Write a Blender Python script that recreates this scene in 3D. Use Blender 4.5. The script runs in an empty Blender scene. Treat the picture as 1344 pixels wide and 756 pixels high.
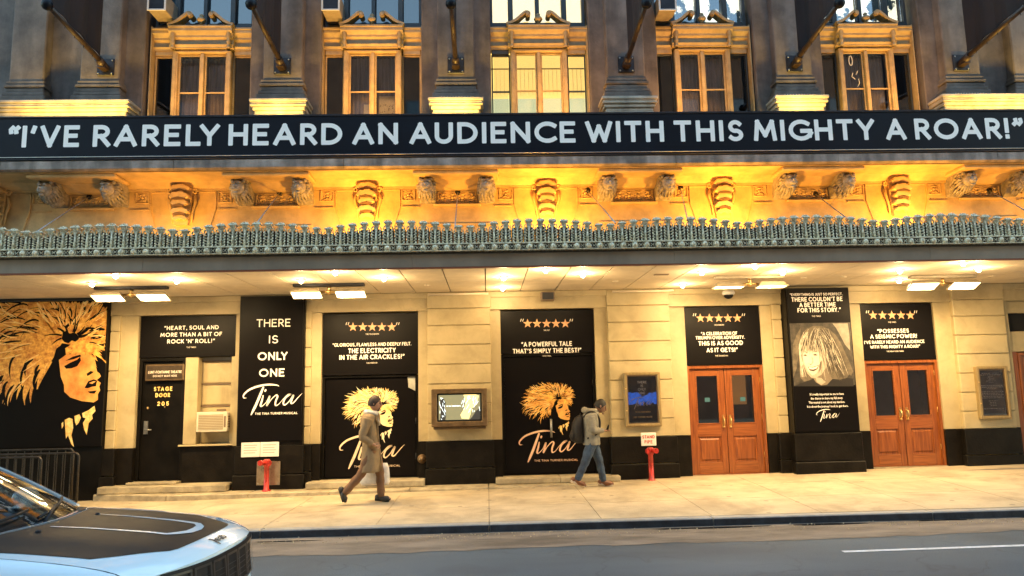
import bpy, bmesh, math, random
from mathutils import Vector, Matrix
R = math.radians
random.seed(7)
SC = bpy.context.scene
COL = SC.collection
PI = math.pi

# ------------------------------------------------------------------ camera
F_PX = 960.0
CAM = Vector((0.0, -14.0, 1.75))
_p, _y, _r = R(7.69), R(2.09), R(-1.2)
FW = Vector((math.sin(_y)*math.cos(_p), math.cos(_y)*math.cos(_p), math.sin(_p)))
_rt = Vector((math.cos(_y), -math.sin(_y), 0)); _up = _rt.cross(FW)
RT = math.cos(_r)*_rt + math.sin(_r)*_up
UP = -math.sin(_r)*_rt + math.cos(_r)*_up
cam_d = bpy.data.cameras.new('camera'); cam = bpy.data.objects.new('camera', cam_d); COL.objects.link(cam)
cam_d.sensor_width = 36.0; cam_d.lens = 36.0*F_PX/1344.0; cam_d.clip_start = 0.05; cam_d.clip_end = 3000
m3 = Matrix((RT, UP, -FW)).transposed()
cam.matrix_world = Matrix.Translation(CAM) @ m3.to_4x4()
SC.camera = cam

def at(px, py, Y):
    "the real point that a pixel of the 1344 px photograph shows on the plane y = Y"
    r = FW + (px-672)/F_PX*RT - (py-378)/F_PX*UP
    return CAM + r*((Y-CAM.y)/r.y)

# ------------------------------------------------------------------ sky, dusk
SUN_EL, SUN_ROT = R(5.0), R(35)
W = bpy.data.worlds.new('World'); SC.world = W; W.use_nodes = True
nt = W.node_tree; nt.nodes.clear()
sky = nt.nodes.new('ShaderNodeTexSky'); sky.sky_type = 'NISHITA'; sky.sun_disc = False
sky.sun_elevation = SUN_EL; sky.sun_rotation = SUN_ROT; sky.air_density = 1.0; sky.dust_density = 0.3; sky.ozone_density = 1.4
bg = nt.nodes.new('ShaderNodeBackground'); bg.inputs['Strength'].default_value = 0.15
wo = nt.nodes.new('ShaderNodeOutputWorld')
nt.links.new(sky.outputs[0], bg.inputs['Color']); nt.links.new(bg.outputs[0], wo.inputs[0])
sd = bpy.data.lights.new('sun', 'SUN'); sd.energy = 0.06; sd.angle = R(12); sd.color = (1, .86, .72)
so = bpy.data.objects.new('sun', sd); COL.objects.link(so)
sv = Vector((math.sin(SUN_ROT)*math.cos(SUN_EL), math.cos(SUN_ROT)*math.cos(SUN_EL), math.sin(SUN_EL)))
so.rotation_euler = sv.to_track_quat('Z', 'Y').to_euler()
SC.view_settings.view_transform = 'Standard'; SC.view_settings.look = 'None'
SC.view_settings.gamma = 1.0; SC.view_settings.use_curve_mapping = False
SC.view_settings.exposure = 3.55
SC.cycles.max_bounces = 5; SC.cycles.diffuse_bounces = 3; SC.cycles.glossy_bounces = 3; SC.cycles.transparent_max_bounces = 8
SC.cycles.use_denoising = True; SC.cycles.sample_clamp_indirect = 4.0
SC.cycles.use_light_tree = True

# ------------------------------------------------------------------ materials
def mat(name, col, rough=.6, metal=0., var=.0, vs=3., bump=0., bs=30., col2=None, stretch=(1,1,1), emit=None, es=0., coat=0., spec=.5, streak=0.):
    m = bpy.data.materials.new(name); m.use_nodes = True
    t = m.node_tree; b = t.nodes['Principled BSDF']
    b.inputs['Base Color'].default_value = (*col, 1); b.inputs['Roughness'].default_value = rough
    b.inputs['Metallic'].default_value = metal; b.inputs['Specular IOR Level'].default_value = spec
    b.inputs['Coat Weight'].default_value = coat
    if emit: b.inputs['Emission Color'].default_value = (*emit, 1); b.inputs['Emission Strength'].default_value = es
    if var or bump or streak:
        g = t.nodes.new('ShaderNodeNewGeometry'); mp = t.nodes.new('ShaderNodeMapping'); mp.inputs['Scale'].default_value = stretch
        t.links.new(g.outputs['Position'], mp.inputs['Vector'])
    if var:
        n = t.nodes.new('ShaderNodeTexNoise'); n.inputs['Scale'].default_value = vs; n.inputs['Detail'].default_value = 6; n.inputs['Roughness'].default_value = .65
        t.links.new(mp.outputs[0], n.inputs['Vector'])
        cr = t.nodes.new('ShaderNodeValToRGB')
        c2 = col2 or tuple(max(0, c*(1-var)) for c in col)
        cr.color_ramp.elements[0].position = .35; cr.color_ramp.elements[0].color = (*c2, 1)
        cr.color_ramp.elements[1].position = .65; cr.color_ramp.elements[1].color = (*[min(1, c*(1+var*.35)) for c in col], 1)
        t.links.new(n.outputs['Fac'], cr.inputs[0])
        out = cr.outputs[0]
        if streak:
            mp2 = t.nodes.new('ShaderNodeMapping'); mp2.inputs['Scale'].default_value = (2.6, 2.6, .45)
            t.links.new(g.outputs['Position'], mp2.inputs['Vector'])
            n2 = t.nodes.new('ShaderNodeTexNoise'); n2.inputs['Scale'].default_value = 1.6; n2.inputs['Detail'].default_value = 5
            t.links.new(mp2.outputs[0], n2.inputs['Vector'])
            r2 = t.nodes.new('ShaderNodeValToRGB'); r2.color_ramp.elements[0].position = .4; r2.color_ramp.elements[1].position = .62
            r2.color_ramp.elements[0].color = (1-streak,)*3+(1,); r2.color_ramp.elements[1].color = (1, 1, 1, 1)
            t.links.new(n2.outputs['Fac'], r2.inputs[0])
            mx = t.nodes.new('ShaderNodeMixRGB'); mx.blend_type = 'MULTIPLY'; mx.inputs[0].default_value = 1
            t.links.new(out, mx.inputs[1]); t.links.new(r2.outputs[0], mx.inputs[2]); out = mx.outputs[0]
        t.links.new(out, b.inputs['Base Color'])
        ma = t.nodes.new('ShaderNodeMath'); ma.operation = 'MULTIPLY_ADD'; ma.inputs[1].default_value = .25; ma.inputs[2].default_value = max(0, rough-.12)
        t.links.new(n.outputs['Fac'], ma.inputs[0]); t.links.new(ma.outputs[0], b.inputs['Roughness'])
    if bump:
        n = t.nodes.new('ShaderNodeTexNoise'); n.inputs['Scale'].default_value = bs; n.inputs['Detail'].default_value = 8
        t.links.new(mp.outputs[0], n.inputs['Vector'])
        bp = t.nodes.new('ShaderNodeBump'); bp.inputs['Strength'].default_value = bump; bp.inputs['Distance'].default_value = .02
        t.links.new(n.outputs['Fac'], bp.inputs['Height']); t.links.new(bp.outputs[0], b.inputs['Normal'])
    return m

def grime(name, amount, scale, lo, hi, spots=0., low=None):
    "multiplies irregular stains (and gum spots, and splash dirt below a height) into a material"
    m = M[name]; t = m.node_tree; b = t.nodes['Principled BSDF']; L = t.links.new
    src = b.inputs['Base Color'].links[0].from_socket
    g = t.nodes.new('ShaderNodeNewGeometry')
    def mul(src, fac):
        x = t.nodes.new('ShaderNodeMixRGB'); x.blend_type = 'MULTIPLY'; x.inputs[0].default_value = 1; L(src, x.inputs[1]); L(fac, x.inputs[2]); return x.outputs[0]
    def rp(f, a, b_, ca, cb):
        r = t.nodes.new('ShaderNodeValToRGB'); r.color_ramp.elements[0].position = a; r.color_ramp.elements[1].position = b_
        r.color_ramp.elements[0].color = (ca, ca, ca, 1); r.color_ramp.elements[1].color = (cb, cb*.985, cb*.95, 1); L(f, r.inputs[0]); return r.outputs[0]
    n = t.nodes.new('ShaderNodeTexNoise'); n.inputs['Scale'].default_value = scale; n.inputs['Detail'].default_value = 9; n.inputs['Roughness'].default_value = .7; n.inputs['Distortion'].default_value = .6
    L(g.outputs['Position'], n.inputs[0]); src = mul(src, rp(n.outputs['Fac'], lo, hi, 1.0, 1-amount))
    if spots:
        v = t.nodes.new('ShaderNodeTexVoronoi'); v.inputs['Scale'].default_value = 2.4; v.inputs['Randomness'].default_value = 1; L(g.outputs['Position'], v.inputs['Vector'])
        src = mul(src, rp(v.outputs['Distance'], .075, .10, 1-spots, 1.0))
    if low:
        s = t.nodes.new('ShaderNodeSeparateXYZ'); L(g.outputs['Position'], s.inputs[0])
        a = t.nodes.new('ShaderNodeMath'); a.operation = 'MULTIPLY_ADD'; a.inputs[1].default_value = .35; L(n.outputs['Fac'], a.inputs[0]); L(s.outputs['Z'], a.inputs[2])
        src = mul(src, rp(a.outputs[0], low[0], low[1], .72, 1.0))
    L(src, b.inputs['Base Color'])

def glass_mat(name, tint, trans, rough=.03):
    m = bpy.data.materials.new(name); m.use_nodes = True; t = m.node_tree; t.nodes.clear()
    o = t.nodes.new('ShaderNodeOutputMaterial'); a = t.nodes.new('ShaderNodeBsdfTransparent'); a.inputs[0].default_value = (*tint, 1)
    g = t.nodes.new('ShaderNodeBsdfGlossy'); g.inputs['Roughness'].default_value = rough; g.inputs[0].default_value = (.9, .95, 1, 1)
    f = t.nodes.new('ShaderNodeFresnel'); f.inputs[0].default_value = 1.5
    ad = t.nodes.new('ShaderNodeMath'); ad.operation = 'ADD'; ad.inputs[1].default_value = 1-trans; ad.use_clamp = True
    mx = t.nodes.new('ShaderNodeMixShader')
    t.links.new(f.outputs[0], ad.inputs[0]); t.links.new(ad.outputs[0], mx.inputs[0]); t.links.new(a.outputs[0], mx.inputs[1]); t.links.new(g.outputs[0], mx.inputs[2]); t.links.new(mx.outputs[0], o.inputs[0])
    return m

def wood_mat(name, c1, c2, horizontal=False):
    m = mat(name, c1, .32, coat=.35)
    t = m.node_tree; b = t.nodes['Principled BSDF']
    g = t.nodes.new('ShaderNodeNewGeometry'); mp = t.nodes.new('ShaderNodeMapping'); mp.inputs['Scale'].default_value = (1.5, 12, 22) if horizontal else (22, 12, 1.5)
    n = t.nodes.new('ShaderNodeTexNoise'); n.inputs['Scale'].default_value = 1.4; n.inputs['Detail'].default_value = 7; n.inputs['Distortion'].default_value = .8
    cr = t.nodes.new('ShaderNodeValToRGB'); cr.color_ramp.elements[0].position = .3; cr.color_ramp.elements[1].position = .7
    cr.color_ramp.elements[0].color = (*c2, 1); cr.color_ramp.elements[1].color = (*c1, 1)
    t.links.new(g.outputs['Position'], mp.inputs[0]); t.links.new(mp.outputs[0], n.inputs[0]); t.links.new(n.outputs[0], cr.inputs[0]); t.links.new(cr.outputs[0], b.inputs['Base Color'])
    return m

M = {}
M['cream'] = mat('cream_paint', (.68, .55, .31), .5, var=.16, vs=1.1, bump=.10, bs=18)
M['cream2'] = mat('cream_ceiling_paint', (.74, .63, .45), .75, var=.10, vs=2)
M['black'] = mat('black_gloss_paint', (.007, .006, .005), .36, var=.5, vs=2.2, bump=.10, bs=14, spec=.15)
M['dado'] = mat('black_brick_paint', (.010, .008, .006), .42, var=.5, vs=4, bump=.25, bs=25, spec=.15)
M['print'] = mat('black_print', (.005, .004, .004), .36, bump=.10, bs=1.6, spec=.13)
M['bannerf'] = mat('banner_vinyl', (.003, .005, .010), .45, var=.3, vs=.8, bump=.15, bs=2.5, spec=.2)
M['flag'] = mat('flag_cloth', (.016, .012, .014), .8, var=.3, vs=3)
M['ltr'] = mat('white_lettering', (.98, .93, .86), .5)
M['cream_ltr'] = mat('cream_lettering', (.80, .72, .60), .5)
M['roseltr'] = mat('rose_gold_lettering', (.75, .42, .26), .4, var=.4, vs=9, col2=(.9, .62, .42))
M['paleltr'] = mat('pale_gold_lettering', (.92, .70, .48), .4, var=.25, vs=9)
M['star'] = mat('gold_star_print', (.85, .45, .22), .4, var=.3, vs=12)
M['gold'] = mat('gold_hair_print', (.88, .47, .09), .45, var=.6, vs=14, col2=(.50, .15, .018), bump=.3, bs=40)
M['goldlt'] = mat('bright_gold_print', (1.0, .72, .30), .45, var=.3, vs=18, col2=(.9, .45, .10))
M['skin_print'] = mat('face_print', (.80, .47, .12), .45, var=.2, vs=2.6, col2=(.62, .19, .03))
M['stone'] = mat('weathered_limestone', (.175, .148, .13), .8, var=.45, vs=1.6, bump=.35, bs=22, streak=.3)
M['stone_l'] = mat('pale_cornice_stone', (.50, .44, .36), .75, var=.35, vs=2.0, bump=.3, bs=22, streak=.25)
M['terra'] = mat('painted_terracotta', (.62, .43, .20), .65, var=.3, vs=2.5, bump=.25, bs=25, streak=.08)
M['ledge'] = mat('ledge_slab_stone', (.40, .33, .28), .8, var=.4, vs=3, bump=.3, bs=20, streak=.5)
M['wframe'] = mat('window_frame_paint', (.40, .29, .14), .5, var=.3, vs=5, bump=.15, bs=20)
M['wdark'] = mat('dark_sash_paint', (.035, .042, .045), .5, var=.3, vs=5)
M['darkroom'] = mat('dark_room', (.010, .010, .012), .9)
M['curtain'] = mat('grey_curtain', (.26, .23, .23), .9, var=.5, vs=2, stretch=(14, 1, .6))
M['curtaind'] = mat('dark_curtain', (.05, .04, .04), .9, var=.5, vs=2, stretch=(14, 1, .6))
M['curtainw'] = mat('white_blind', (.5, .5, .45), .9, var=.3, vs=2)
M['room'] = mat('lit_room', (.7, .6, .35), .9, emit=(1, .66, .16), es=.15)
M['roomg'] = mat('lit_room_low', (.6, .65, .5), .9, emit=(.80, .85, .45), es=.10)
M['room2'] = mat('lit_upper_room', (.7, .6, .35), .9, emit=(1, .76, .28), es=.17)
M['slat'] = mat('blind_slat', (.55, .42, .18), .7)
M['glass'] = glass_mat('window_glass', (.8, .8, .82), .96)
M['glassd'] = glass_mat('dark_window_glass', (.25, .30, .34), .95)
M['dglass'] = glass_mat('door_glass', (.6, .6, .6), .94)
M['wood'] = wood_mat('varnished_door_wood', (.33, .10, .022), (.16, .04, .009))
M['woodh'] = wood_mat('varnished_rail_wood', (.35, .11, .026), (.18, .046, .010), True)
M['frame_wood'] = wood_mat('pale_frame_wood', (.30, .22, .10), (.20, .14, .06))
M['brass'] = mat('brass', (.75, .52, .22), .3, 1.)
M['bronze'] = mat('bronze_case', (.20, .13, .07), .4, .6, var=.3, vs=8)
M['silver'] = mat('cast_silver_paint', (1.0, .88, .64), .26, .1, var=.2, vs=26, col2=(.48, .39, .24), bump=.4, bs=70)
M['silverd'] = mat('tarnished_silver', (.07, .055, .034), .6, .1, var=.6, vs=30, bump=.4, bs=60)
M['fascia'] = mat('canopy_fascia_paint', (.31, .24, .17), .5, var=.2, vs=1.2, bump=.05, bs=8, streak=.12)
M['fasciar'] = mat('reddish_trim', (.20, .06, .025), .5)
M['steel'] = mat('dark_steel', (.03, .03, .035), .45, .6, var=.4, vs=8)
M['steelg'] = mat('grey_galvanised_steel', (.35, .35, .34), .4, .8, var=.3, vs=10)
M['fixture'] = mat('fixture_housing', (.42, .36, .26), .5, .3, var=.2, vs=10)
M['lamp'] = mat('lamp_lens', (1, .9, .7), .4, emit=(1, .78, .38), es=1.6)
M['bulb'] = mat('glowing_bulb', (1, .9, .7), .4, emit=(1, .84, .55), es=9)
M['concrete'] = mat('pavement_concrete', (.50, .41, .27), .75, var=.22, vs=1.4, bump=.3, bs=40)
M['joint'] = mat('pavement_joint', (.20, .17, .13), .9, var=.3, vs=8)
M['step'] = mat('step_stone', (.46, .38, .24), .65, var=.35, vs=3.5, bump=.3, bs=30)
M['kerb'] = mat('kerb_steel_facing', (.035, .04, .05), .55, .2, var=.5, vs=5, bump=.2, bs=30)
M['kerbtop'] = mat('kerb_granite', (.34, .32, .28), .7, var=.25, vs=5, bump=.25, bs=40)
M['red'] = mat('red_enamel', (.55, .035, .02), .35, var=.25, vs=12, coat=.3)
M['white'] = mat('white_enamel', (.78, .76, .70), .4, var=.08, vs=6)
M['ac'] = mat('cream_plastic', (.66, .60, .46), .45, var=.12, vs=6)
M['grille'] = mat('brown_grille', (.20, .14, .09), .6)
M['polem'] = mat('brown_pole_paint', (.045, .027, .016), .45, .2, var=.4, vs=8)
M['terrad'] = mat('shaded_hollow_tint', (.17, .095, .04), .8, var=.3, vs=9)  # darker terracotta, shade of the keystone hollows put into the colour
M['rubber'] = mat('black_rubber', (.012, .012, .013), .6)
M['signred'] = mat('red_sign_ink', (.5, .05, .03), .5)
M['signgrey'] = mat('grey_sign_ink', (.35, .25, .2), .5)
M['bluepr'] = mat('blue_print', (.03, .16, .60), .4, var=.8, vs=10, col2=(.006, .02, .09), emit=(.02, .12, .6), es=.06)
M['bronze2'] = mat('bronze_plaque', (.08, .055, .035), .4, .5, var=.3, vs=10)

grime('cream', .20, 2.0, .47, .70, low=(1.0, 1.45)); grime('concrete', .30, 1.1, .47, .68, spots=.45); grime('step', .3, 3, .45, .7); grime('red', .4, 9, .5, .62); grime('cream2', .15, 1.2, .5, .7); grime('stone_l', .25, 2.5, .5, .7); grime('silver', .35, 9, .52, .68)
# asphalt: blue grey, paler gutter strip, cracks and wet patches
def asphalt():
    m = mat('asphalt', (.06, .062, .066), .7)
    t = m.node_tree; b = t.nodes['Principled BSDF']; L = t.links.new
    g = t.nodes.new('ShaderNodeNewGeometry')
    def noise(s, d=6, sc=(1, 1, 1)):
        mp = t.nodes.new('ShaderNodeMapping'); mp.inputs['Scale'].default_value = sc; L(g.outputs['Position'], mp.inputs[0])
        n = t.nodes.new('ShaderNodeTexNoise'); n.inputs['Scale'].default_value = s; n.inputs['Detail'].default_value = d; L(mp.outputs[0], n.inputs[0]); return n.outputs['Fac']
    def ramp(f, a, b_, ca, cb):
        r = t.nodes.new('ShaderNodeValToRGB'); r.color_ramp.elements[0].position = a; r.color_ramp.elements[1].position = b_
        r.color_ramp.elements[0].color = (*ca, 1); r.color_ramp.elements[1].color = (*cb, 1); L(f, r.inputs[0]); return r.outputs[0]
    big = ramp(noise(.8, 5, (.35, 1.2, 1)), .35, .7, (.046, .070, .088), (.082, .118, .142))
    fine = ramp(noise(120, 2), .35, .75, (.6, .6, .6), (1.5, 1.5, 1.5))
    mx = t.nodes.new('ShaderNodeMixRGB'); mx.blend_type = 'MULTIPLY'; mx.inputs[0].default_value = 1; L(big, mx.inputs[1]); L(fine, mx.inputs[2])
    # fine wandering cracks and darker oil patches
    nz = t.nodes.new('ShaderNodeTexNoise'); nz.inputs['Scale'].default_value = 1.6; L(g.outputs['Position'], nz.inputs[0])
    va = t.nodes.new('ShaderNodeVectorMath'); va.operation = 'MULTIPLY_ADD'; va.inputs[1].default_value = (1.2, 1.2, 1.2); L(nz.outputs['Color'], va.inputs[0]); L(g.outputs['Position'], va.inputs[2])
    vo = t.nodes.new('ShaderNodeTexVoronoi'); vo.feature = 'DISTANCE_TO_EDGE'; vo.inputs['Scale'].default_value = .55; L(va.outputs[0], vo.inputs['Vector'])
    cr1 = ramp(vo.outputs['Distance'], .0, .012, (.72, .72, .72), (1, 1, 1)); oil = ramp(noise(.55, 3), .55, .72, (1, 1, 1), (.62, .60, .60))
    m2 = t.nodes.new('ShaderNodeMixRGB'); m2.blend_type = 'MULTIPLY'; m2.inputs[0].default_value = 1; L(mx.outputs[0], m2.inputs[1]); L(cr1, m2.inputs[2])
    m3 = t.nodes.new('ShaderNodeMixRGB'); m3.blend_type = 'MULTIPLY'; m3.inputs[0].default_value = 1; L(m2.outputs[0], m3.inputs[1]); L(oil, m3.inputs[2]); mx = m3
    L(mx.outputs[0], b.inputs['Base Color'])
    bp = t.nodes.new('ShaderNodeBump'); bp.inputs['Strength'].default_value = .5; bp.inputs['Distance'].default_value = .01
    L(noise(90, 3), bp.inputs['Height']); L(bp.outputs[0], b.inputs['Normal'])
    return m
M['asphalt'] = asphalt()
M['gutter'] = mat('brown_gutter_asphalt', (.20, .16, .12), .75, var=.55, vs=2.2, bump=.5, bs=60, stretch=(.5, 1.6, 1))
M['wet'] = mat('standing_water', (.02, .017, .013), .06)
M['line'] = mat('road_line_paint', (.7, .72, .72), .6, var=.3, vs=14)
M['carpaint'] = mat('white_car_paint', (.70, .84, .88), .22, coat=.8)
M['decal'] = mat('matt_black_bonnet_decal', (.022, .016, .012), .5, var=.15, vs=3, spec=.22)
M['carglass'] = glass_mat('car_glass', (.45, .48, .48), .92)
M['carblack'] = mat('car_black_trim', (.010, .010, .011), .55, spec=.25)
M['chrome'] = mat('chrome', (.6, .62, .65), .15, 1.)
M['carlamp'] = mat('headlamp_lens', (.6, .65, .7), .1, coat=1.)
M['interior'] = mat('car_interior', (.03, .028, .026), .8)
M['seatleather'] = mat('car_seat', (.06, .05, .045), .6)

# ------------------------------------------------------------------ mesh helpers
class G:
    def __init__(s): s.v = []; s.f = []; s.sm = []
    def add(s, vs, fs, smooth=False):
        n = len(s.v); s.v += [tuple(v) for v in vs]
        for f in fs: s.f.append(tuple(i+n for i in f)); s.sm.append(smooth)
        return s
    def box(s, x0, x1, y0, y1, z0, z1):
        v = [(x, y, z) for z in (z0, z1) for y in (y0, y1) for x in (x0, x1)]
        return s.add(v, [(0, 2, 3, 1), (4, 5, 7, 6), (0, 1, 5, 4), (2, 6, 7, 3), (0, 4, 6, 2), (1, 3, 7, 5)])
    def frame(s, x0, x1, y0, y1, z0, z1, t, tb=None, tt=None):   # one connected rectangular ring
        tb = t if tb is None else tb; tt = t if tt is None else tt
        o = [(x0, z0), (x1, z0), (x1, z1), (x0, z1)]; i = [(x0+t, z0+tb), (x1-t, z0+tb), (x1-t, z1-tt), (x0+t, z1-tt)]
        v = [(a, y0, b) for a, b in o+i]+[(a, y1, b) for a, b in o+i]; f = []
        for k in range(4):
            j = (k+1) % 4; f += [(k, j, 4+j, 4+k), (8+j, 8+k, 12+k, 12+j), (k, 8+k, 8+j, j), (4+k, 4+j, 12+j, 12+k)]
        return s.add(v, f)
    def hexa(s, bot, top):
        v = list(bot)+list(top); return s.add(v, [(3, 2, 1, 0), (4, 5, 6, 7), (0, 1, 5, 4), (1, 2, 6, 5), (2, 3, 7, 6), (3, 0, 4, 7)])
    def prism(s, poly, y0, y1, smooth=False):       # poly in XZ, extruded along Y (front y0)
        n = len(poly); a = sum(poly[i][0]*poly[(i+1) % n][1]-poly[(i+1) % n][0]*poly[i][1] for i in range(n))
        if a < 0: poly = poly[::-1]
        v = [(p[0], y0, p[1]) for p in poly]+[(p[0], y1, p[1]) for p in poly]
        s.add(v, [tuple(range(n)), tuple(range(2*n-1, n-1, -1))])
        b = len(s.v)-2*n
        for i in range(n):
            j = (i+1) % n; s.f.append((b+j, b+i, b+i+n, b+j+n)); s.sm.append(smooth)
        return s
    def prismx(s, poly, x0, x1):                      # poly in YZ, extruded along X: mouldings
        n = len(poly); v = [(x0, p[0], p[1]) for p in poly]+[(x1, p[0], p[1]) for p in poly]
        a = sum(poly[i][0]*poly[(i+1) % n][1]-poly[(i+1) % n][0]*poly[i][1] for i in range(n))
        fs = [tuple(range(n-1, -1, -1)), tuple(range(n, 2*n))]+[(i, (i+1) % n, (i+1) % n+n, i+n) for i in range(n)]
        if a < 0: fs = [f[::-1] for f in fs]
        return s.add(v, fs)
    def tube(s, pts, r, n=8, caps=True):
        pts = [Vector(p) for p in pts]; rs = r if isinstance(r, (list, tuple)) else [r]*len(pts)
        rings = []; prev = None
        for i, p in enumerate(pts):
            d = (pts[min(i+1, len(pts)-1)]-pts[max(i-1, 0)]).normalized()
            if prev is None:
                u = d.orthogonal().normalized()
            else:
                u = (prev-d*prev.dot(d)).normalized()
            prev = u; w = d.cross(u)
            rings.append([p+rs[i]*(math.cos(2*PI*k/n)*u+math.sin(2*PI*k/n)*w) for k in range(n)])
        v = [q for rg in rings for q in rg]; fs = []
        for i in range(len(pts)-1):
            for k in range(n):
                fs.append((i*n+k, i*n+(k+1) % n, (i+1)*n+(k+1) % n, (i+1)*n+k))
        s.add(v, fs, True)
        if caps:
            b = len(s.v)-len(v); s.f.append(tuple(b+k for k in range(n-1, -1, -1))); s.sm.append(False)
            s.f.append(tuple(b+(len(pts)-1)*n+k for k in range(n))); s.sm.append(False)
        return s
    def ball(s, c, r, n=10, m=7, scale=(1, 1, 1)):
        v = []; fs = []
        for i in range(m+1):
            th = PI*i/m
            for k in range(n):
                ph = 2*PI*k/n
                v.append((c[0]+r*scale[0]*math.sin(th)*math.cos(ph), c[1]+r*scale[1]*math.sin(th)*math.sin(ph), c[2]+r*scale[2]*math.cos(th)))
        for i in range(m):
            for k in range(n): fs.append((i*n+k, (i+1)*n+k, (i+1)*n+(k+1) % n, i*n+(k+1) % n))
        return s.add(v, fs, True)
    def lathe(s, prof, c=(0, 0, 0), n=12, axis='z'):
        v = []; fs = []
        for r, h in prof:
            for k in range(n):
                a = 2*PI*k/n; p = (r*math.cos(a), r*math.sin(a), h)
                if axis == 'y': p = (p[0], h, p[1])
                if axis == 'x': p = (h, p[0], p[1])
                v.append((c[0]+p[0], c[1]+p[1], c[2]+p[2]))
        for i in range(len(prof)-1):
            for k in range(n):
                f = (i*n+k, i*n+(k+1) % n, (i+1)*n+(k+1) % n, (i+1)*n+k)
                fs.append(f[::-1] if axis == 'y' else f)
        return s.add(v, fs, True)
    def poly(s, pts):                                  # flat polygon facing -Y; pts (x, y, z)
        return s.add(pts, [tuple(range(len(pts)))])
    def ribbon(s, pts, w, y, cap=3, capends=True):     # flat stroke in XZ at y with rounded ends
        P = []
        for p in pts:
            if not P or (abs(p[0]-P[-1][0])+abs(p[1]-P[-1][1])) > 1e-6: P.append(p)
        pts = P; n = len(pts)
        if n < 2: return s
        ws = w if isinstance(w, (list, tuple)) else [w]*n
        L = []; Rr = []; loop = n > 8 and abs(pts[0][0]-pts[-1][0])+abs(pts[0][1]-pts[-1][1]) < 1e-4
        if loop: capends = False
        for i in range(n):
            a = pts[max(i-1, 0)]; b = pts[min(i+1, n-1)]
            if loop and i in (0, n-1): a, b = pts[n-2], pts[1]
            dx, dz = b[0]-a[0], b[1]-a[1]; l = math.hypot(dx, dz) or 1; nx, nz = -dz/l, dx/l
            L.append((pts[i][0]+nx*ws[i]/2, pts[i][1]+nz*ws[i]/2)); Rr.append((pts[i][0]-nx*ws[i]/2, pts[i][1]-nz*ws[i]/2))
        v = []
        for i in range(n): v += [(L[i][0], y, L[i][1]), (Rr[i][0], y, Rr[i][1])]
        fs = [(2*i, 2*i+1, 2*i+3, 2*i+2) for i in range(n-1)]
        s.add(v, fs)
        if capends and cap:
            for e, q in ((0, 1), (n-1, n-2)):
                if ws[e] < 1e-4: continue
                c = pts[e]; d = math.atan2(c[1]-pts[q][1], c[0]-pts[q][0])
                if cap >= 4:                        # squared end with softened corners
                    cd, sd = math.cos(d), math.sin(d); arc = [(c[0]+ws[e]*(a_*cd+b_*sd), y, c[1]+ws[e]*(a_*sd-b_*cd)) for a_, b_ in ((0, .5), (.30, .5), (.42, .45), (.47, .34), (.47, -.34), (.42, -.45), (.30, -.5), (0, -.5))]
                else: arc = [(c[0]+ws[e]/2*math.cos(d-PI/2+PI*k/(cap+1)), y, c[1]+ws[e]/2*math.sin(d-PI/2+PI*k/(cap+1))) for k in range(cap+2)]
                s.add(arc, [tuple(range(len(arc)))])
        return s
    def mesh(s, name):
        me = bpy.data.meshes.new(name); me.from_pydata(s.v, [], s.f); me.polygons.foreach_set('use_smooth', s.sm); me.update(); return me
    def build(s, name, m, parent=None, bevel=0., loc=None, mods=None):
        me = s.mesh(name); me.materials.append(m if not isinstance(m, str) else M[m])
        o = bpy.data.objects.new(name, me); COL.objects.link(o)
        if parent is not None: o.parent = parent
        if loc is not None: o.location = loc
        if bevel:
            bv = o.modifiers.new('bevel', 'BEVEL'); bv.width = bevel; bv.segments = 1; bv.limit_method = 'ANGLE'; bv.angle_limit = R(40)
        return o

def inst(me, name, parent, loc=(0, 0, 0), scale=(1, 1, 1), rot=(0, 0, 0), bevel=0):
    o = bpy.data.objects.new(name, me); COL.objects.link(o); o.parent = parent; o.location = loc; o.scale = scale; o.rotation_euler = rot
    if bevel:
        bv = o.modifiers.new('bevel', 'BEVEL'); bv.width = bevel; bv.segments = 1; bv.limit_method = 'ANGLE'
    return o
def tag(o, label, cat, group=None):
    o['label'] = label; o['category'] = cat
    if group: o['group'] = group
    return o
def thing(name, label, cat, loc=(0, 0, 0), rz=0, group=None):
    o = bpy.data.objects.new(name, None); COL.objects.link(o); o.location = loc; o.rotation_euler = (0, 0, rz); o.empty_display_size = .2
    return tag(o, label, cat, group)
def struct(o): o['kind'] = 'structure'; return o
def kids(o): return [c for c in bpy.data.objects if c.parent == o]
def dup(o, parent=None, loc=None, label=None, ch=None):
    ch = CH if ch is None else ch
    c = o.copy(); COL.objects.link(c); c.parent = parent
    if loc is not None: c.location = loc
    if label: c['label'] = label
    for k in kids(o): dup(k, c)
    return c
CH = {}
def bp(g, name, m, parent, **k): return g.build(name, m, parent, **k)

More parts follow.
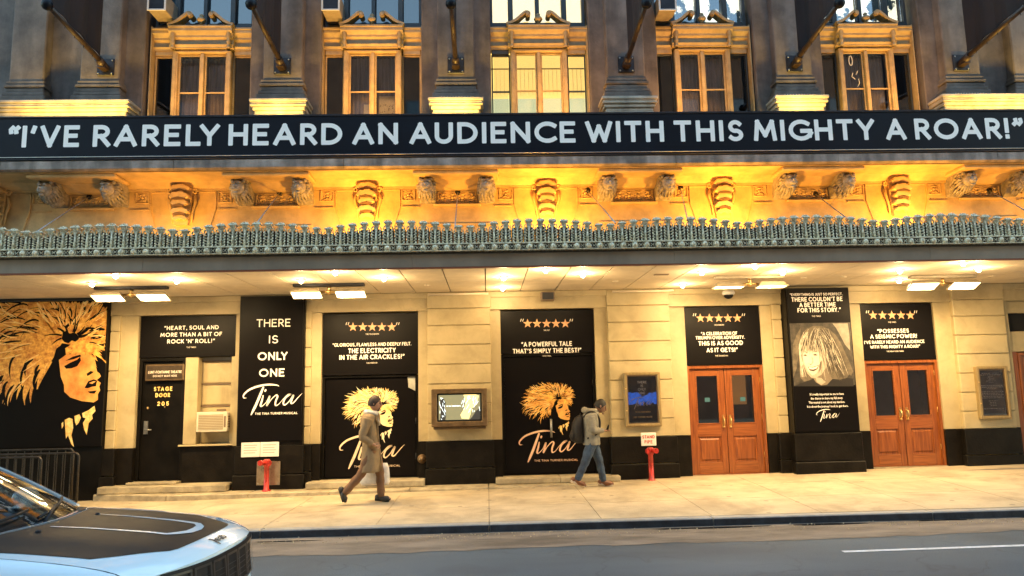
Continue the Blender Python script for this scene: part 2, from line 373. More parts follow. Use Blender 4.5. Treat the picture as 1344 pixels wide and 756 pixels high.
# ------------------------------------------------------------------ stroke lettering (geometric, round ended)
def A(cx, cy, rx, ry, a0, a1, n=10): return [(cx+rx*math.cos(R(a0+(a1-a0)*i/n)), cy+ry*math.sin(R(a0+(a1-a0)*i/n))) for i in range(n+1)]
GL = {
 'A': (.78, [[(0, 0), (.39, 1)], [(.39, 1), (.78, 0)], [(.15, .30), (.63, .30)]]),
 'B': (.56, [[(0, 0), (0, 1)], [(0, 1), (.26, 1)]+A(.26, .77, .24, .23, 90, -90, 8)+[(0, .54)], [(0, .54), (.30, .54)]+A(.30, .27, .26, .27, 90, -90, 8)+[(0, 0)]]),
 'C': (.78, [A(.5, .5, .5, .5, 48, 312, 16)]),
 'D': (.74, [[(0, 0), (0, 1)], [(0, 1), (.24, 1)]+A(.24, .5, .5, .5, 90, -90, 14)+[(0, 0)]]),
 'E': (.53, [[(0, 0), (0, 1)], [(0, 1), (.53, 1)], [(0, .52), (.45, .52)], [(0, 0), (.53, 0)]]),
 'F': (.48, [[(0, 0), (0, 1)], [(0, 1), (.48, 1)], [(0, .52), (.40, .52)]]),
 'G': (.86, [A(.5, .5, .5, .5, 48, 340, 16), [(.55, .45), (.94, .45)], [(.94, .45), (.90, .16)]]),
 'H': (.66, [[(0, 0), (0, 1)], [(.66, 0), (.66, 1)], [(0, .52), (.66, .52)]]),
 'I': (.0, [[(0, 0), (0, 1)]]),
 'J': (.38, [[(.38, 1), (.38, .3)]+A(.14, .26, .24, .26, 0, -110, 7)]),
 'K': (.58, [[(0, 0), (0, 1)], [(.54, 1), (.04, .48)], [(.18, .58), (.60, 0)]]),
 'L': (.46, [[(0, 0), (0, 1)], [(0, 0), (.46, 0)]]),
 'M': (.90, [[(0, 0), (.1, 1)], [(.1, 1), (.45, .22)], [(.45, .22), (.80, 1)], [(.80, 1), (.90, 0)]]),
 'N': (.70, [[(0, 0), (0, 1)], [(0, 1), (.70, 0)], [(.70, 0), (.70, 1)]]),
 'O': (1.0, [A(.5, .5, .5, .5, 90, 450, 22)]),
 'P': (.52, [[(0, 0), (0, 1)], [(0, 1), (.26, 1)]+A(.26, .73, .26, .27, 90, -90, 9)+[(0, .46)]]),
 'Q': (1.0, [A(.5, .5, .5, .5, 90, 450, 22), [(.62, .28), (.95, -.06)]]),
 'R': (.54, [[(0, 0), (0, 1)], [(0, 1), (.26, 1)]+A(.26, .74, .26, .26, 90, -90, 9)+[(0, .48)], [(.24, .48), (.56, 0)]]),
 'S': (.50, [A(.26, .74, .23, .26, 35, 270, 11)+A(.25, .25, .26, .25, 88, -145, 11)]),
 'T': (.62, [[(0, 1), (.62, 1)], [(.31, 1), (.31, 0)]]),
 'U': (.64, [[(0, 1), (0, .33)]+A(.32, .32, .32, .32, 180, 360, 12)+[(.64, 1)]]),
 'V': (.72, [[(0, 1), (.36, 0)], [(.36, 0), (.72, 1)]]),
 'W': (1.08, [[(0, 1), (.28, 0)], [(.28, 0), (.54, .8)], [(.54, .8), (.80, 0)], [(.80, 0), (1.08, 1)]]),
 'X': (.62, [[(0, 0), (.62, 1)], [(0, 1), (.62, 0)]]),
 'Y': (.66, [[(0, 1), (.33, .46)], [(.66, 1), (.33, .46)], [(.33, .46), (.33, 0)]]),
 'Z': (.56, [[(0, 1), (.56, 1)], [(.56, 1), (0, 0)], [(0, 0), (.56, 0)]]),
 '!': (.0, [[(0, 1), (0, .34)], [(0, .03), (0, .0)]]),
 '.': (.0, [[(0, .02), (0, 0)]]), ',': (.05, [[(.05, .04), (0, -.14)]]),
 "'": (.05, [[(.06, 1.0), (.0, .78)]]), '`': (.05, [[(.0, 1.0), (.06, .78)]]),
 '"': (.28, [[(.06, 1.0), (.0, .78)], [(.30, 1.0), (.24, .78)]]), '<': (.28, [[(.06, 1.0), (.0, .78)], [(.30, 1.0), (.24, .78)]]),
 '-': (.3, [[(0, .42), (.3, .42)]]),
 '0': (.6, [A(.3, .5, .3, .5, 90, 450, 18)]), '2': (.52, [A(.26, .73, .25, .27, 165, -25, 8)+[(0, 0)], [(0, 0), (.52, 0)]]),
 '5': (.52, [[(.48, 1), (.08, 1)], [(.08, 1), (.04, .56)], [(.04, .58)]+A(.24, .31, .28, .31, 95, -150, 10)]),
}
def text_width(t, h, sw, track):
    w = 0
    for c, d in zip(t, t[1:]+' '): w += (.34*h if c == ' ' else GL[c][0]*h+sw+track*h)+KERN.get(c+d, 0)*h
    return w-track*h
KERN = {'LY': -.26, 'LT': -.2, 'AV': -.14, 'VA': -.14, 'AT': -.12, 'TA': -.12, 'AY': -.14, 'TY': -.02, 'RY': -.08, 'FA': -.1, 'WI': -.02, 'AU': -.03, 'OA': -.05, 'RA': -.03}
def text(g, t, x, z, h, sw=.17, y=0., width=None, track=.14, align='c', cap=3):
    "stroke text on plane y; z is the baseline, h the cap height, sw the stroke as part of h"
    s = sw*h; hh = h-s; w = text_width(t, hh, s, track*h/hh); kx = 1.
    if width: kx = width/w; w = width
    x0 = x-w/2 if align == 'c' else x
    for c, dn in zip(t, t[1:]+' '):
        x1_ = KERN.get(c+dn, 0)*hh*kx
        if c == ' ': x0 += .34*hh*kx; continue
        a, st = GL[c]
        for i, q in enumerate(st):
            g.ribbon([(x0+(s/2+p[0]*hh)*kx, z+s/2+p[1]*hh) for p in q], s, y-.0006*i, cap)
        x0 += (a*hh+s+track*h)*kx+x1_
    return g
def crom(P, n=6):
    out = []
    for i in range(len(P)-1):
        p0 = P[max(i-1, 0)]; p1 = P[i]; p2 = P[i+1]; p3 = P[min(i+2, len(P)-1)]
        for k in range(n):
            t = k/n
            out.append(tuple(.5*((2*p1[j])+(-p0[j]+p2[j])*t+(2*p0[j]-5*p1[j]+4*p2[j]-p3[j])*t*t+(-p0[j]+3*p1[j]-3*p2[j]+p3[j])*t**3) for j in range(len(p1))))
    out.append(tuple(P[-1])); return out
# brushed script word, traced in a 1000 x 560 box: (x, y down, width)
SCRIPT = [
 [(60, 250, 6), (15, 245, 14), (20, 190, 22), (110, 110, 26), (260, 55, 28), (420, 30, 26), (560, 40, 18), (610, 60, 8)],
 [(345, 75, 26), (300, 190, 34), (240, 340, 36), (190, 450, 34), (150, 535, 16)],
 [(345, 215, 16), (330, 290, 26), (305, 380, 26), (330, 395, 14), (400, 330, 10), (455, 225, 20), (440, 300, 24), (410, 390, 20), (480, 290, 12), (560, 215, 16), (590, 235, 24), (560, 320, 24), (560, 385, 20), (610, 370, 10), (680, 290, 8), (760, 215, 18), (820, 205, 24), (790, 215, 18), (720, 270, 24), (690, 350, 24), (720, 380, 18), (790, 320, 12), (860, 215, 20), (835, 290, 26), (820, 350, 22), (860, 350, 14), (950, 250, 8), (1010, 190, 4)],
 [(385, 120, 26), (378, 140, 24)],
]
def script(g, x0, z0, w, y, fat=1.0):
    "word 1000 units wide -> w metres, z0 the bottom of its 560 box"
    k = w/1000
    for i, st in enumerate(SCRIPT):
        P = crom(st, 7)
        g.ribbon([(x0+p[0]*k, z0+(560-p[1])*k) for p in P], [max(2, p[2])*k*fat for p in P], y-.0008*i, 2)
    return g
def star(g, cx, cz, r, y):
    pts = []
    for i in range(10):
        a = R(90+36*i); rr = r if i % 2 == 0 else r*.40
        pts.append((cx+rr*math.cos(a), y, cz+rr*math.sin(a)))
    for i in range(1, 10, 2): g.add([(cx, y, cz), pts[i], pts[(i+1) % 10], pts[(i+2) % 10]], [(0, 1, 2, 3)])
    return g
def small_text(t, size, x, z, y, name, m, parent, width=None, shear=0):
    "flat lettering with lower case, from the built-in font, centred"
    c = bpy.data.curves.new(name, 'FONT'); c.body = t; c.size = size; c.align_x = 'CENTER'; c.shear = shear; c.resolution_u = 1; c.offset = size*.012
    o = bpy.data.objects.new(name, c); COL.objects.link(o); bpy.context.view_layer.update()
    me = bpy.data.meshes.new_from_object(o.evaluated_get(bpy.context.evaluated_depsgraph_get()))
    bpy.data.objects.remove(o); k = 1.
    if width:
        xs = [v.co.x for v in me.vertices]; k = width/max(1e-6, max(xs)-min(xs))
    for v in me.vertices: v.co = Vector((x+v.co.x*k, y, z+v.co.y))
    me.materials.clear(); me.materials.append(M[m]); ob = bpy.data.objects.new(name, me); COL.objects.link(ob); ob.parent = parent
    return ob
# ================================================================== ground, road, pavement
g = G(); g.add([(-900, -900, -.35), (900, -900, -.35), (900, 900, -.35), (-900, 900, -.35)], [(0, 1, 2, 3)])
struct(g.build('ground', 'asphalt'))
g = G(); g.add([(-60, -12.6, -.15), (60, -12.6, -.15), (60, -3.8, -.15), (-60, -3.8, -.15)], [(0, 1, 2, 3)])
struct(g.build('road', 'asphalt'))
# paler brown strip along the kerb with a ragged edge
rr = random.Random(3); top = []; bot = []
for i in range(241):
    x = -30+.25*i; top.append((x, -3.85, -.146)); bot.append((x, -5.02+.05*math.sin(x*.9)+rr.uniform(-.05, .05)+(.25 if x > 3 else 0)*min(1, max(0, (x-3)/4)), -.146))
g = G(); n = len(top); g.add(bot+top, [(i, i+1, n+i+1, n+i) for i in range(n-1)])
struct(g.build('gutter_strip', 'gutter'))
rr = random.Random(11)
for (cx, cy, lx, ly) in ((2.9, -4.12, .95, .055), (4.6, -4.10, .7, .06), (6.1, -4.05, .5, .045), (7.6, -4.02, .6, .035), (-2.6, -4.22, .5, .03)):
    k = 22; g = G(); pts = []
    for i in range(k):
        a = 2*PI*i/k; q = rr.uniform(.6, 1.1); pts.append((cx+lx*q*math.cos(a), cy+ly*q*math.sin(a), -.142))
    g.add(pts, [tuple(range(k))]); struct(g.build('puddle', 'wet'))
g = G(); rr = random.Random(5)                      # grit and litter specks in the gutter
for i in range(420):
    x = rr.uniform(-4, 9); y = -4.25+rr.gauss(0, .12); s = rr.uniform(.004, .016)
    if y > -3.9: continue
    a = rr.uniform(0, 6); g.add([(x+s*math.cos(a+k*2.1), y+s*math.sin(a+k*2.1), -.143) for k in range(3)]+[(x, y, -.143+s)], [(0, 1, 3), (1, 2, 3), (2, 0, 3)])
o = g.build('gutter_grit', 'concrete'); o['kind'] = 'stuff'
g = G(); g.add([(3.93, -5.70, -.145), (16, -5.44, -.145), (16, -5.36, -.145), (3.93, -5.62, -.145)], [(0, 1, 2, 3)]); struct(g.build('lane_line', 'line'))
g = G(); g.add([(-60, -22, -.0), (60, -22, -.0), (60, -12.6, -.0), (-60, -12.6, -.0), (-60, -12.6, -.15), (60, -12.6, -.15)], [(0, 1, 2, 3), (4, 5, 2, 3)][:1]+[(3, 2, 5, 4)])
struct(g.build('near_pavement', 'concrete'))

def gz(x, y):
    t = min(1, max(0, (y+3.95)/3.25)); return -.05*(1-t)+t*(-.12+(max(-12, min(12, x))+7)*.0135)
side = G(); N = 40
vv = []; ff = []
for i in range(N+1):
    x = -40+2*i
    for y in (-3.85, -2.4, -.7, .6): vv.append((x, y, gz(x, y)-.012))
for i in range(N):
    for j in range(3): a = i*4+j; ff.append((a, a+4, a+5, a+1))
side.add(vv, ff); pav = struct(side.build('sidewalk', 'joint'))
for i in range(20):
    for j, (ya, yb) in enumerate(((-3.79, -2.55), (-2.55, -1.3), (-1.3, -.1))):
        xa = -15.2+1.52*i; xb = xa+1.52; e = .004
        P = [(xa+e, ya+e), (xb-e, ya+e), (xb-e, yb-e), (xa+e, yb-e)]
        G().hexa([(x, y, gz(x, y)-.03) for x, y in P], [(x, y, gz(x, y)) for x, y in P]).build('paving_slab', 'concrete', pav)
kr = struct(bpy.data.objects.new('kerb', None)); COL.objects.link(kr)
for i in range(12):
    xa = -18+3.0*i
    G().box(xa+.004, xa+2.996, -3.96, -3.79, -.3, -.048).build('kerb_stone', 'kerbtop', kr, bevel=.012)
    G().box(xa+.01, xa+2.99, -3.985, -3.962, -.3, -.058).build('kerb_facing', 'kerb', kr, bevel=.006)

# ================================================================== entrance platform and steps
pl = struct(bpy.data.objects.new('entrance_platform', None)); COL.objects.link(pl)
xs = [-7.05, -5.6, -4.2, -2.8, -1.4, 0., 1.4, 2.75]
for a, b in zip(xs[:-1], xs[1:]):
    ya = -.74 if a > -7 else -.35
    G().hexa([(a+.004, ya, -.3), (b-.004, -.74, -.3), (b-.004, .0, -.3), (a+.004, .0, -.3)], [(a+.004, ya, .002), (b-.004, -.74, .002), (b-.004, .0, .002), (a+.004, .0, .002)]).build('step_stone', 'step', pl, bevel=.012)
for (a, b, y0, z) in ((-6.95, -5.8, -.42, .125), (-5.795, -4.68, -.46, .125), (-3.28, -2.2, -.44, .12), (-2.195, -1.16, -.44, .12), (.13, 1.3, -.44, .105), (1.305, 2.4, -.44, .105)):
    G().box(a, b, y0, .05, .006, z).build('step_stone', 'step', pl, bevel=.012)
G().box(-6.55, -5.66, -.22, .1, .128, .17).build('threshold', 'step', pl, bevel=.008)

# ================================================================== buildings across the street, behind the camera
M['bluepane'] = mat('blue_reflecting_pane', (.015, .035, .05), .05, spec=1.0)
M['brick_far'] = mat('far_brick', (.13, .085, .065), .85, var=.4, vs=1.5)
for i, (xa, xb, h_, st_) in enumerate(((-34, -12.5, 18.6, 'low brick'), (-12.4, 9, 19.4, 'tall brick'), (9.1, 33, 18.8, 'wide brick'))):
    ob = thing('opposite_building', st_+' building across the street behind the viewpoint', 'building')
    G().box(xa, xb, -34, -21, -.3, h_).build('wall', 'brick_far', ob)
    G().prismx([(-20.9, h_-.6), (-20.5, h_-.1), (-20.5, h_+.2), (-21.1, h_+.2), (-21.1, h_-.6)], xa, xb).build('cornice', 'stone', ob)
    n_ = int((xb-xa)/2.6)
    for r_ in range(1, int(h_/3.4)):
        for k in range(n_):
            x_ = xa+1.3+2.6*k; fo = G().frame(x_-.55, x_+.55, -21.0, -20.95, 3.4*r_+.6, 3.4*r_+2.5, .07).build('window', 'wdark', ob)
            G().box(x_-.48, x_+.48, -20.99, -20.975, 3.4*r_+.67, 3.4*r_+2.43).build('pane', 'bluepane', fo)

# ================================================================== the theatre building, street level
B = thing('theatre_building', 'grey and cream stone theatre front with five window bays above its entrances', 'building')
CR = 'cream'
def wall(x0, x1, z0, z1, yf, m=CR, name='wall', yb=.6): return G().box(x0, x1, yf, yb, z0, z1).build(name, m, B)
# solid backing
wall(-18, -10.6, -.2, 3.55, -.1, CR); wall(11.9, 18, -.2, 3.55, -.05, CR)
wall(-10.6, -7.0, -.3, 3.56, -.2, 'black')
G().box(-18, 18, .6, .9, -.3, 3.8).build('back_wall', 'cream', B)
# jambs (cream above, black below the dado line)
def jamb(x0, x1, yf=-.10, zt=3.24, zd=.78, yb=.6, zb=-.25):
    wall(x0, x1, zd, zt, yf, CR, 'jamb', yb); wall(x0-.001, x1+.001, zb, zd-.002, yf-.012, 'dado', 'dado', yb)
jamb(-6.995, -6.50)
jamb(-4.70, -4.60); jamb(-3.45, -3.10); jamb(-1.29, -1.05); jamb(.04, .27); jamb(2.07, 2.36); jamb(3.48, 3.82, -.08)
jamb(5.29, 5.95, -.08); jamb(6.86, 7.27, -.08); jamb(8.71, 9.15, -.10); jamb(10.04, 10.19, -.1)
# lintel band running over the bays
for a, b, yf in ((-10.55, -7.0, -.16), (-6.995, -3.15, -.16), (-3.148, 2.5, -.16), (2.502, 7.0, -.16), (7.002, 11.9, -.16)):
    wall(a, b, 3.215, 3.56, yf, CR, 'lintel')
G().box(-6.9, 11.9, -.20, -.162, 3.44, 3.552).build('lintel_moulding', CR, B, bevel=.01)
# rusticated pilasters: real courses with recessed joints
JZ = [3.24, 2.915, 2.55, 2.185, 1.82, 1.455, 1.10, .78]
def pilaster(x0, x1, yf, zt=3.24, cap=True):
    p = G().box(x0+.012, x1-.012, yf+.03, .3, -.2, zt).build('pilaster', 'cream', B)
    z = [zt]+[q for q in JZ[1:] if q < zt-.05]
    for a, b in zip(z[:-1], z[1:]):
        G().box(x0, x1, yf, .2, b+(.012 if b > .79 else .0), a-.0).build('stone_block', CR, p, bevel=.010)
    G().box(x0-.03, x1+.03, yf-.035, .2, .30, .775).build('plinth', 'dado', p, bevel=.008)
    G().box(x0-.045, x1+.045, yf-.05, .2, -.3, .285).build('plinth_base', 'dado', p, bevel=.012)
    if cap: G().box(x0-.01, x1+.01, yf-.015, .2, 3.245, 3.55).build('cap_block', CR, p, bevel=.012)
    return p
pilaster(-6.99, -6.82, -.16, cap=False)
pilaster(-3.40, -3.28, -.17, cap=False)
pilaster(-1.11, .08, -.20)
pilaster(2.31, 3.50, -.20)
pilaster(5.50, 5.68, -.16, cap=False)
pilaster(9.04, 10.06, -.20)
# black faced columns that carry posters
def poster_column(x0, x1, yf, zt):
    p = G().box(x0, x1, yf, .3, .78, zt).build('column', 'dado', B)
    G().box(x0-.02, x1+.02, yf-.03, .3, .27, .775).build('plinth', 'dado', p, bevel=.008)
    G().box(x0-.04, x1+.04, yf-.06, .3, -.3, .262).build('plinth_base', 'dado', p, bevel=.012)
poster_column(-4.58, -3.38, -.26, 3.53)
poster_column(5.69, 6.92, -.38, 3.50)

def panel_mat_box(name, x0, x1, y0, y1, z0, z1, m, parent, bev=.006): return G().box(x0, x1, y0, y1, z0, z1).build(name, m, parent, bevel=bev)

# ---- stage door bay
fr = G().frame(-6.49, -5.64, -.02, .15, .172, 2.42, .055, .004, .06)
fr.build('door_frame', 'black', B, bevel=.006)
sdoor = panel_mat_box('stage_door', -6.44, -5.70, .04, .10, .17, 2.36, 'black', B)
h = G(); h.box(-6.38, -6.31, .015, .042, 1.02, 1.26); h.tube([(-6.345, -.03, 1.10), (-6.345, .02, 1.10)], .012); h.tube([(-6.35, -.03, 1.10), (-6.22, -.03, 1.10)], .012)
h.build('door_handle', 'steelg', sdoor)
G().lathe([(0, .02), (.022, .022), (.022, .042)], (-6.33, 0, 1.50), 10, 'y').build('lock', 'brass', sdoor)
G().lathe([(0, .03), (.012, .032), (.012, .042)], (-6.02, 0, 1.51), 8, 'y').build('door_viewer', 'brass', sdoor)
for s_, pb_, w_ in (('STAGE', 513.2, 23), ('DOOR', 521.4, 18), ('205', 532.6, 14.5)): p = at(214 if s_ != 'DOOR' else 213.5, pb_, .036); g = text(G(), s_, p.x, p.z, .080, .22, .036, width=w_*.0148, track=.3); g.build('lettering', 'goldlt', sdoor)
# window recess beside the stage door
wall(-5.64, -4.70, .0, .80, -.02, 'dado', 'dado'); wall(-5.64, -4.70, -.25, .0, -.02, 'dado', 'dado')
win = G().box(-5.64, -4.70, .19, .24, .80, 2.42).build('window', 'ac', B)
G().box(-5.64, -5.40, -.03, .19, .82, 2.42).build('window_jamb', CR, win, bevel=.008); G().box(-4.78, -4.70, -.06, .19, .82, 2.42).build('window_jamb', CR, win, bevel=.008)
G().box(-5.70, -4.66, -.09, .19, .785, .815).build('window_sill', CR, win, bevel=.006)
for z0, z1 in ((2.335, 2.36), (1.91, 1.935), (1.495, 1.525), (1.345, 1.37)):
    G().box(-5.40, -4.78, .15, .19, z0, z1).build('sash_rail', 'grille', win)
for z0, z1 in ((1.94, 2.33), (1.53, 1.90), (1.375, 1.49), (.83, 1.34)):
    G().box(-5.385, -4.795, .165, .19, z0, z1).build('panel', 'cream', win, bevel=.01)
G().box(-5.10, -4.93, .145, .165, 1.41, 1.45).build('vent', 'grille', win)

# ---- poster doors of bays two and three (boarded entrance doors)
def board_door(x0, x1, z0, z1, y=.05):
    d = panel_mat_box('poster_door', x0+.05, x1-.05, y, y+.06, z0, z1-.04, 'print', B)
    f = G().frame(x0, x1, y-.06, y+.08, z0+.001, z1, .05, .004, .04)
    f.build('door_frame', 'black', B, bevel=.006)
    for zz in (.45, 1.1, 1.75): G().tube([(x1-.055, y-.045, zz), (x1-.055, y-.045, zz+.11)], .014).build('hinge', 'steel', d)
    return d
bd2 = board_door(-3.10, -1.29, .13, 2.02)
bd3 = board_door(.27, 2.07, .11, 2.36)

# ---- double wooden doors
def wood_door(xc, z0, z1, w, lit, hue=0):
    "a pair of glazed leaves with framed lower panels, in its wooden surround"
    f = G().frame(xc-w/2-.05, xc+w/2+.05, -.06, .15, z0+.001, z1+.05, .05, .004, .05)
    f.build('door_surround', 'wood', B, bevel=.008)
    G().box(xc-w/2-.05, xc+w/2+.05, -.10, .12, z0-.1, z0-.002).build('threshold', 'step', B)
    for s in (-1, 1):
        x0 = xc-w/2 if s < 0 else xc+.006; x1 = xc-.006 if s < 0 else xc+w/2
        W_ = x1-x0; st = .115; gx0 = x0+st; gx1 = x1-st; gz0 = z0+.93; gz1 = z1-.12; pz0 = z0+.22; pz1 = z0+.70
        leaf = G().frame(x0, x1, 0, .05, z0, z1, st, .008, .008).build('door_leaf', 'wood', B, bevel=.004)
        for ra, rb in ((z0+.009, pz0), (pz1, gz0), (gz1, z1-.009)): G().box(gx0, gx1, .001, .05, ra, rb).build('door_rail', 'woodh', leaf, bevel=.004)
        G().box(gx0+.001, gx1-.001, .022, .045, pz0+.001, pz1-.001).build('field', 'wood', leaf)
        p = G(); a, b, c, d = gx0+.055, gx1-.055, pz0+.06, pz1-.06
        p.hexa([(gx0+.03, .022, pz0+.035), (gx1-.03, .022, pz0+.035), (gx1-.03, .022, pz1-.035), (gx0+.03, .022, pz1-.035)], [(a, .004, c), (b, .004, c), (b, .004, d), (a, .004, d)])
        p.build('raised_panel', 'wood', leaf)
        m = G()
        m.frame(gx0, gx1, -.008, .03, gz0, gz1, .022)
        m.build('glazing_bead', 'woodh', leaf, bevel=.004)
        G().box(gx0+.01, gx1-.01, .026, .032, gz0+.01, gz1-.01).build('glass_pane', 'dglass', leaf)
        hx = gx1+.055 if s < 0 else gx0-.055
        hd = G(); hd.box(hx-.022, hx+.022, -.012, 0, z0+.86, z0+1.10); hd.tube([(hx, -.005, z0+.90), (hx, -.065, z0+.93), (hx-s*.0, -.075, z0+.98), (hx, -.065, z0+1.03), (hx, -.005, z0+1.06)], .013)
        hd.lathe([(0, -.05), (.02, -.045), (.022, -.03), (.01, -.01)], (hx, 0, z0+.88), 10, 'y'); hd.build('door_handle', 'brass', leaf)
        for zz in (z0+.3, z0+1.0, z0+1.7):
            xx = x0-.004 if s < 0 else x1+.004
            G().tube([(xx, -.012, zz), (xx, -.012, zz+.10)], .010).build('hinge', 'brass', leaf)
        if lit:
            G().box((gx0+gx1)/2-.05, (gx0+gx1)/2+.05, .022, .0255, gz0+.42 if s < 0 else gz0+.42, gz0+.50).build('sticker', 'stick', leaf)
    # lobby behind the glass
    G().box(xc-w/2, xc+w/2, .5, .55, z0, z1).build('lobby_wall', 'darkroom', B)
    if lit:
        G().box(xc+.12, xc+w/2-.13, .40, .44, z0+1.28, z1-.14).build('lobby_light', 'lobby', B)
M['stick'] = mat('blue_sticker', (.04, .13, .17), .5)
M['lobby'] = mat('lit_lobby', (.6, .4, .2), .8, emit=(1, .42, .10), es=.045)
wood_door(4.55, .035, 2.02, 1.36, True)
wood_door(7.99, .10, 2.05, 1.34, False)
wood_door(11.05, .12, 2.15, 1.34, False)
G().box(10.2, 11.9, -.03, .1, 2.22, 2.62).build('transom_panel', CR, B, bevel=.01)
G().box(10.2, 11.9, .06, .3, 2.63, 3.0).build('transom_void', 'darkroom', B); G().box(10.2, 11.9, -.04, .1, 2.98, 3.21).build('transom_panel', CR, B)
wall(11.75, 11.9, -.2, 2.22, -.05, CR, 'jamb'); G().box(10.2, 10.32, -.05, .1, -.1, 2.22).build('door_post', 'wood', B)

# ================================================================== frieze between canopy and ledge
KX = [-9.05, -5.64, -2.20, 1.18, 4.56, 8.01, 11.4]; PX = [-7.35, -3.92, -.51, 2.87, 6.28, 9.7]
YW = -.40
G().box(-18, 18, YW, .6, 3.805, 5.70).build('frieze_wall', 'terra', B)
prof = [(YW+.02, 5.70), (YW-.02, 5.52), (YW-.05, 5.52), (YW-.05, 5.56), (YW-.10, 5.60), (YW-.22, 5.66), (YW-.74, 5.675), (YW-.74, 5.72), (YW+.02, 5.72)]
G().prismx(prof, -18, 18).build('cove_moulding', 'terra', B)
for i in range(12):
    xa = -17.5+3.0*i
    G().prismx([(-1.20, 5.69), (-1.24, 5.72), (-1.24, 5.86), (-1.20, 5.88), (-.2, 5.88), (-.2, 5.725), (-1.15, 5.70)], xa+.004, xa+2.996).build('ledge_slab', 'ledge', B)
def bumps(g, x0, x1, z0, z1, y, n, s, seed):
    q = random.Random(seed)
    for i in range(n):
        cx = q.uniform(x0+s, x1-s); cz = q.uniform(z0+s, z1-s); r = s*q.uniform(.6, 1.1)
        g.ball((cx, y, cz), r, 6, 4, (1, .7, 1))
    return g
def keystone(x):
    g = G(); g.prism([(x-.20, 5.60), (x+.20, 5.60), (x+.16, 5.05), (x+.12, 4.86), (x-.12, 4.86), (x-.16, 5.05)], YW-.10, YW+.02)
    g.tube([(x-.24, YW-.09, 5.50), (x-.24, YW-.09, 5.501)], .01, 4)
    o = g.build('keystone', 'terra', B, bevel=.015)
    for i, (zc, w, yy, hh) in enumerate(((5.56, .19, .20, .10), (5.40, .185, .26, .11), (5.28, .155, .22, .10), (5.13, .17, .17, .10), (5.01, .14, .12, .08))):
        q = G(); P = []
        n = 10
        for k in range(n+1):                       # stacked scallop shells, proud at the top, hollow below
            a = PI*k/n; P.append((x-w*math.cos(a), zc-.05+hh*math.sin(a)*(1+.10*math.cos(7*a))))
        P += [(x+w*.55, zc-.085), (x, zc-.045), (x-w*.55, zc-.085)]
        q.prism(P, YW-.10-yy*.62, YW-.08); q.build('scallop', 'terra', o, bevel=.012)
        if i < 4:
            q = G(); q.prism([(x+w*.72*math.cos(a), zc-.10+hh*.42*math.sin(a)) for a in [PI*k/8 for k in range(9)]], YW-.105-yy*.62, YW-.09-yy*.6); q.build('hollow_shade', 'terrad', o)  # dark half disc painted in as the shade under each scallop
    for s in (-1, 1):
        q = G(); c = (x+s*.225, YW-.06, 5.50)
        q.tube([(c[0]+.05*math.cos(a)*(1-a/14), YW-.06, c[2]+.05*math.sin(a)*(1-a/14)) for a in [k*.5 for k in range(16)]], .016, 5)
        q.tube([(x+s*.21, YW-.06, 5.44), (x+s*.25, YW-.06, 5.30), (x+s*.19, YW-.05, 5.10), (x+s*.17, YW-.05, 4.9)], [.02, .03, .022, .015], 6)
        q.build('scroll', 'terra', o)
def lion(x, s, m='stonehead'):
    "carved lion head console; s = side facing the keystone"
    g = G(); g.prismx([(YW+.02, 5.70), (YW-.50, 5.70), (YW-.50, 5.62), (YW-.34, 5.55), (YW-.20, 5.42), (YW-.12, 5.27), (YW+.02, 5.22)], x-.15, x+.15)
    o = g.build('lion_console', m, B, bevel=.01)
    q = G(); c = (x, YW-.50, 5.45)
    q.ball(c, .125, 12, 9, (.95, .8, 1.05))
    q.ball((x, YW-.62, 5.40), .072, 8, 6, (1, .9, .75)); q.ball((x, YW-.675, 5.43), .03, 6, 5)      # muzzle, nose
    q.ball((x, YW-.60, 5.325), .045, 8, 5, (1, .8, .6))                                              # lower jaw
    for e in (-1, 1):
        q.ball((x+e*.05, YW-.60, 5.51), .036, 6, 5, (1.2, .7, .6)); q.ball((x+e*.10, YW-.50, 5.57), .038, 6, 5)
    q.build('head', m, o)
    r = random.Random(int(x*100)); q = G()
    for k in range(18):                            # mane locks
        a = 2*PI*k/18; rr_ = .14+r.uniform(-.01, .02); z0 = 5.46+math.sin(a)*rr_; x0 = x+math.cos(a)*rr_*.95
        q.tube([(x+math.cos(a)*.09, YW-.47, 5.46+math.sin(a)*.10), (x0, YW-.42, z0), (x+math.cos(a)*.175, YW-.32, 5.44+math.sin(a)*.20-.03)], [.022, .034+.01*(k % 2), .010], 5)
    for k in range(14):
        a = r.uniform(0, 2*PI); q.tube([(x+math.cos(a)*.14, YW-.30, 5.42+math.sin(a)*.14), (x+math.cos(a)*.17, YW-.15, 5.36+math.sin(a)*.17)], [.03, .015], 5)
    q.build('mane', m, o)
M['stonehead'] = mat('grey_carved_stone', (.34, .30, .25), .75, var=.45, vs=9, bump=.4, bs=40)
M['steelplate'] = mat('polished_plate', (.45,.36,.26), .3, .9, var=.3, vs=9)
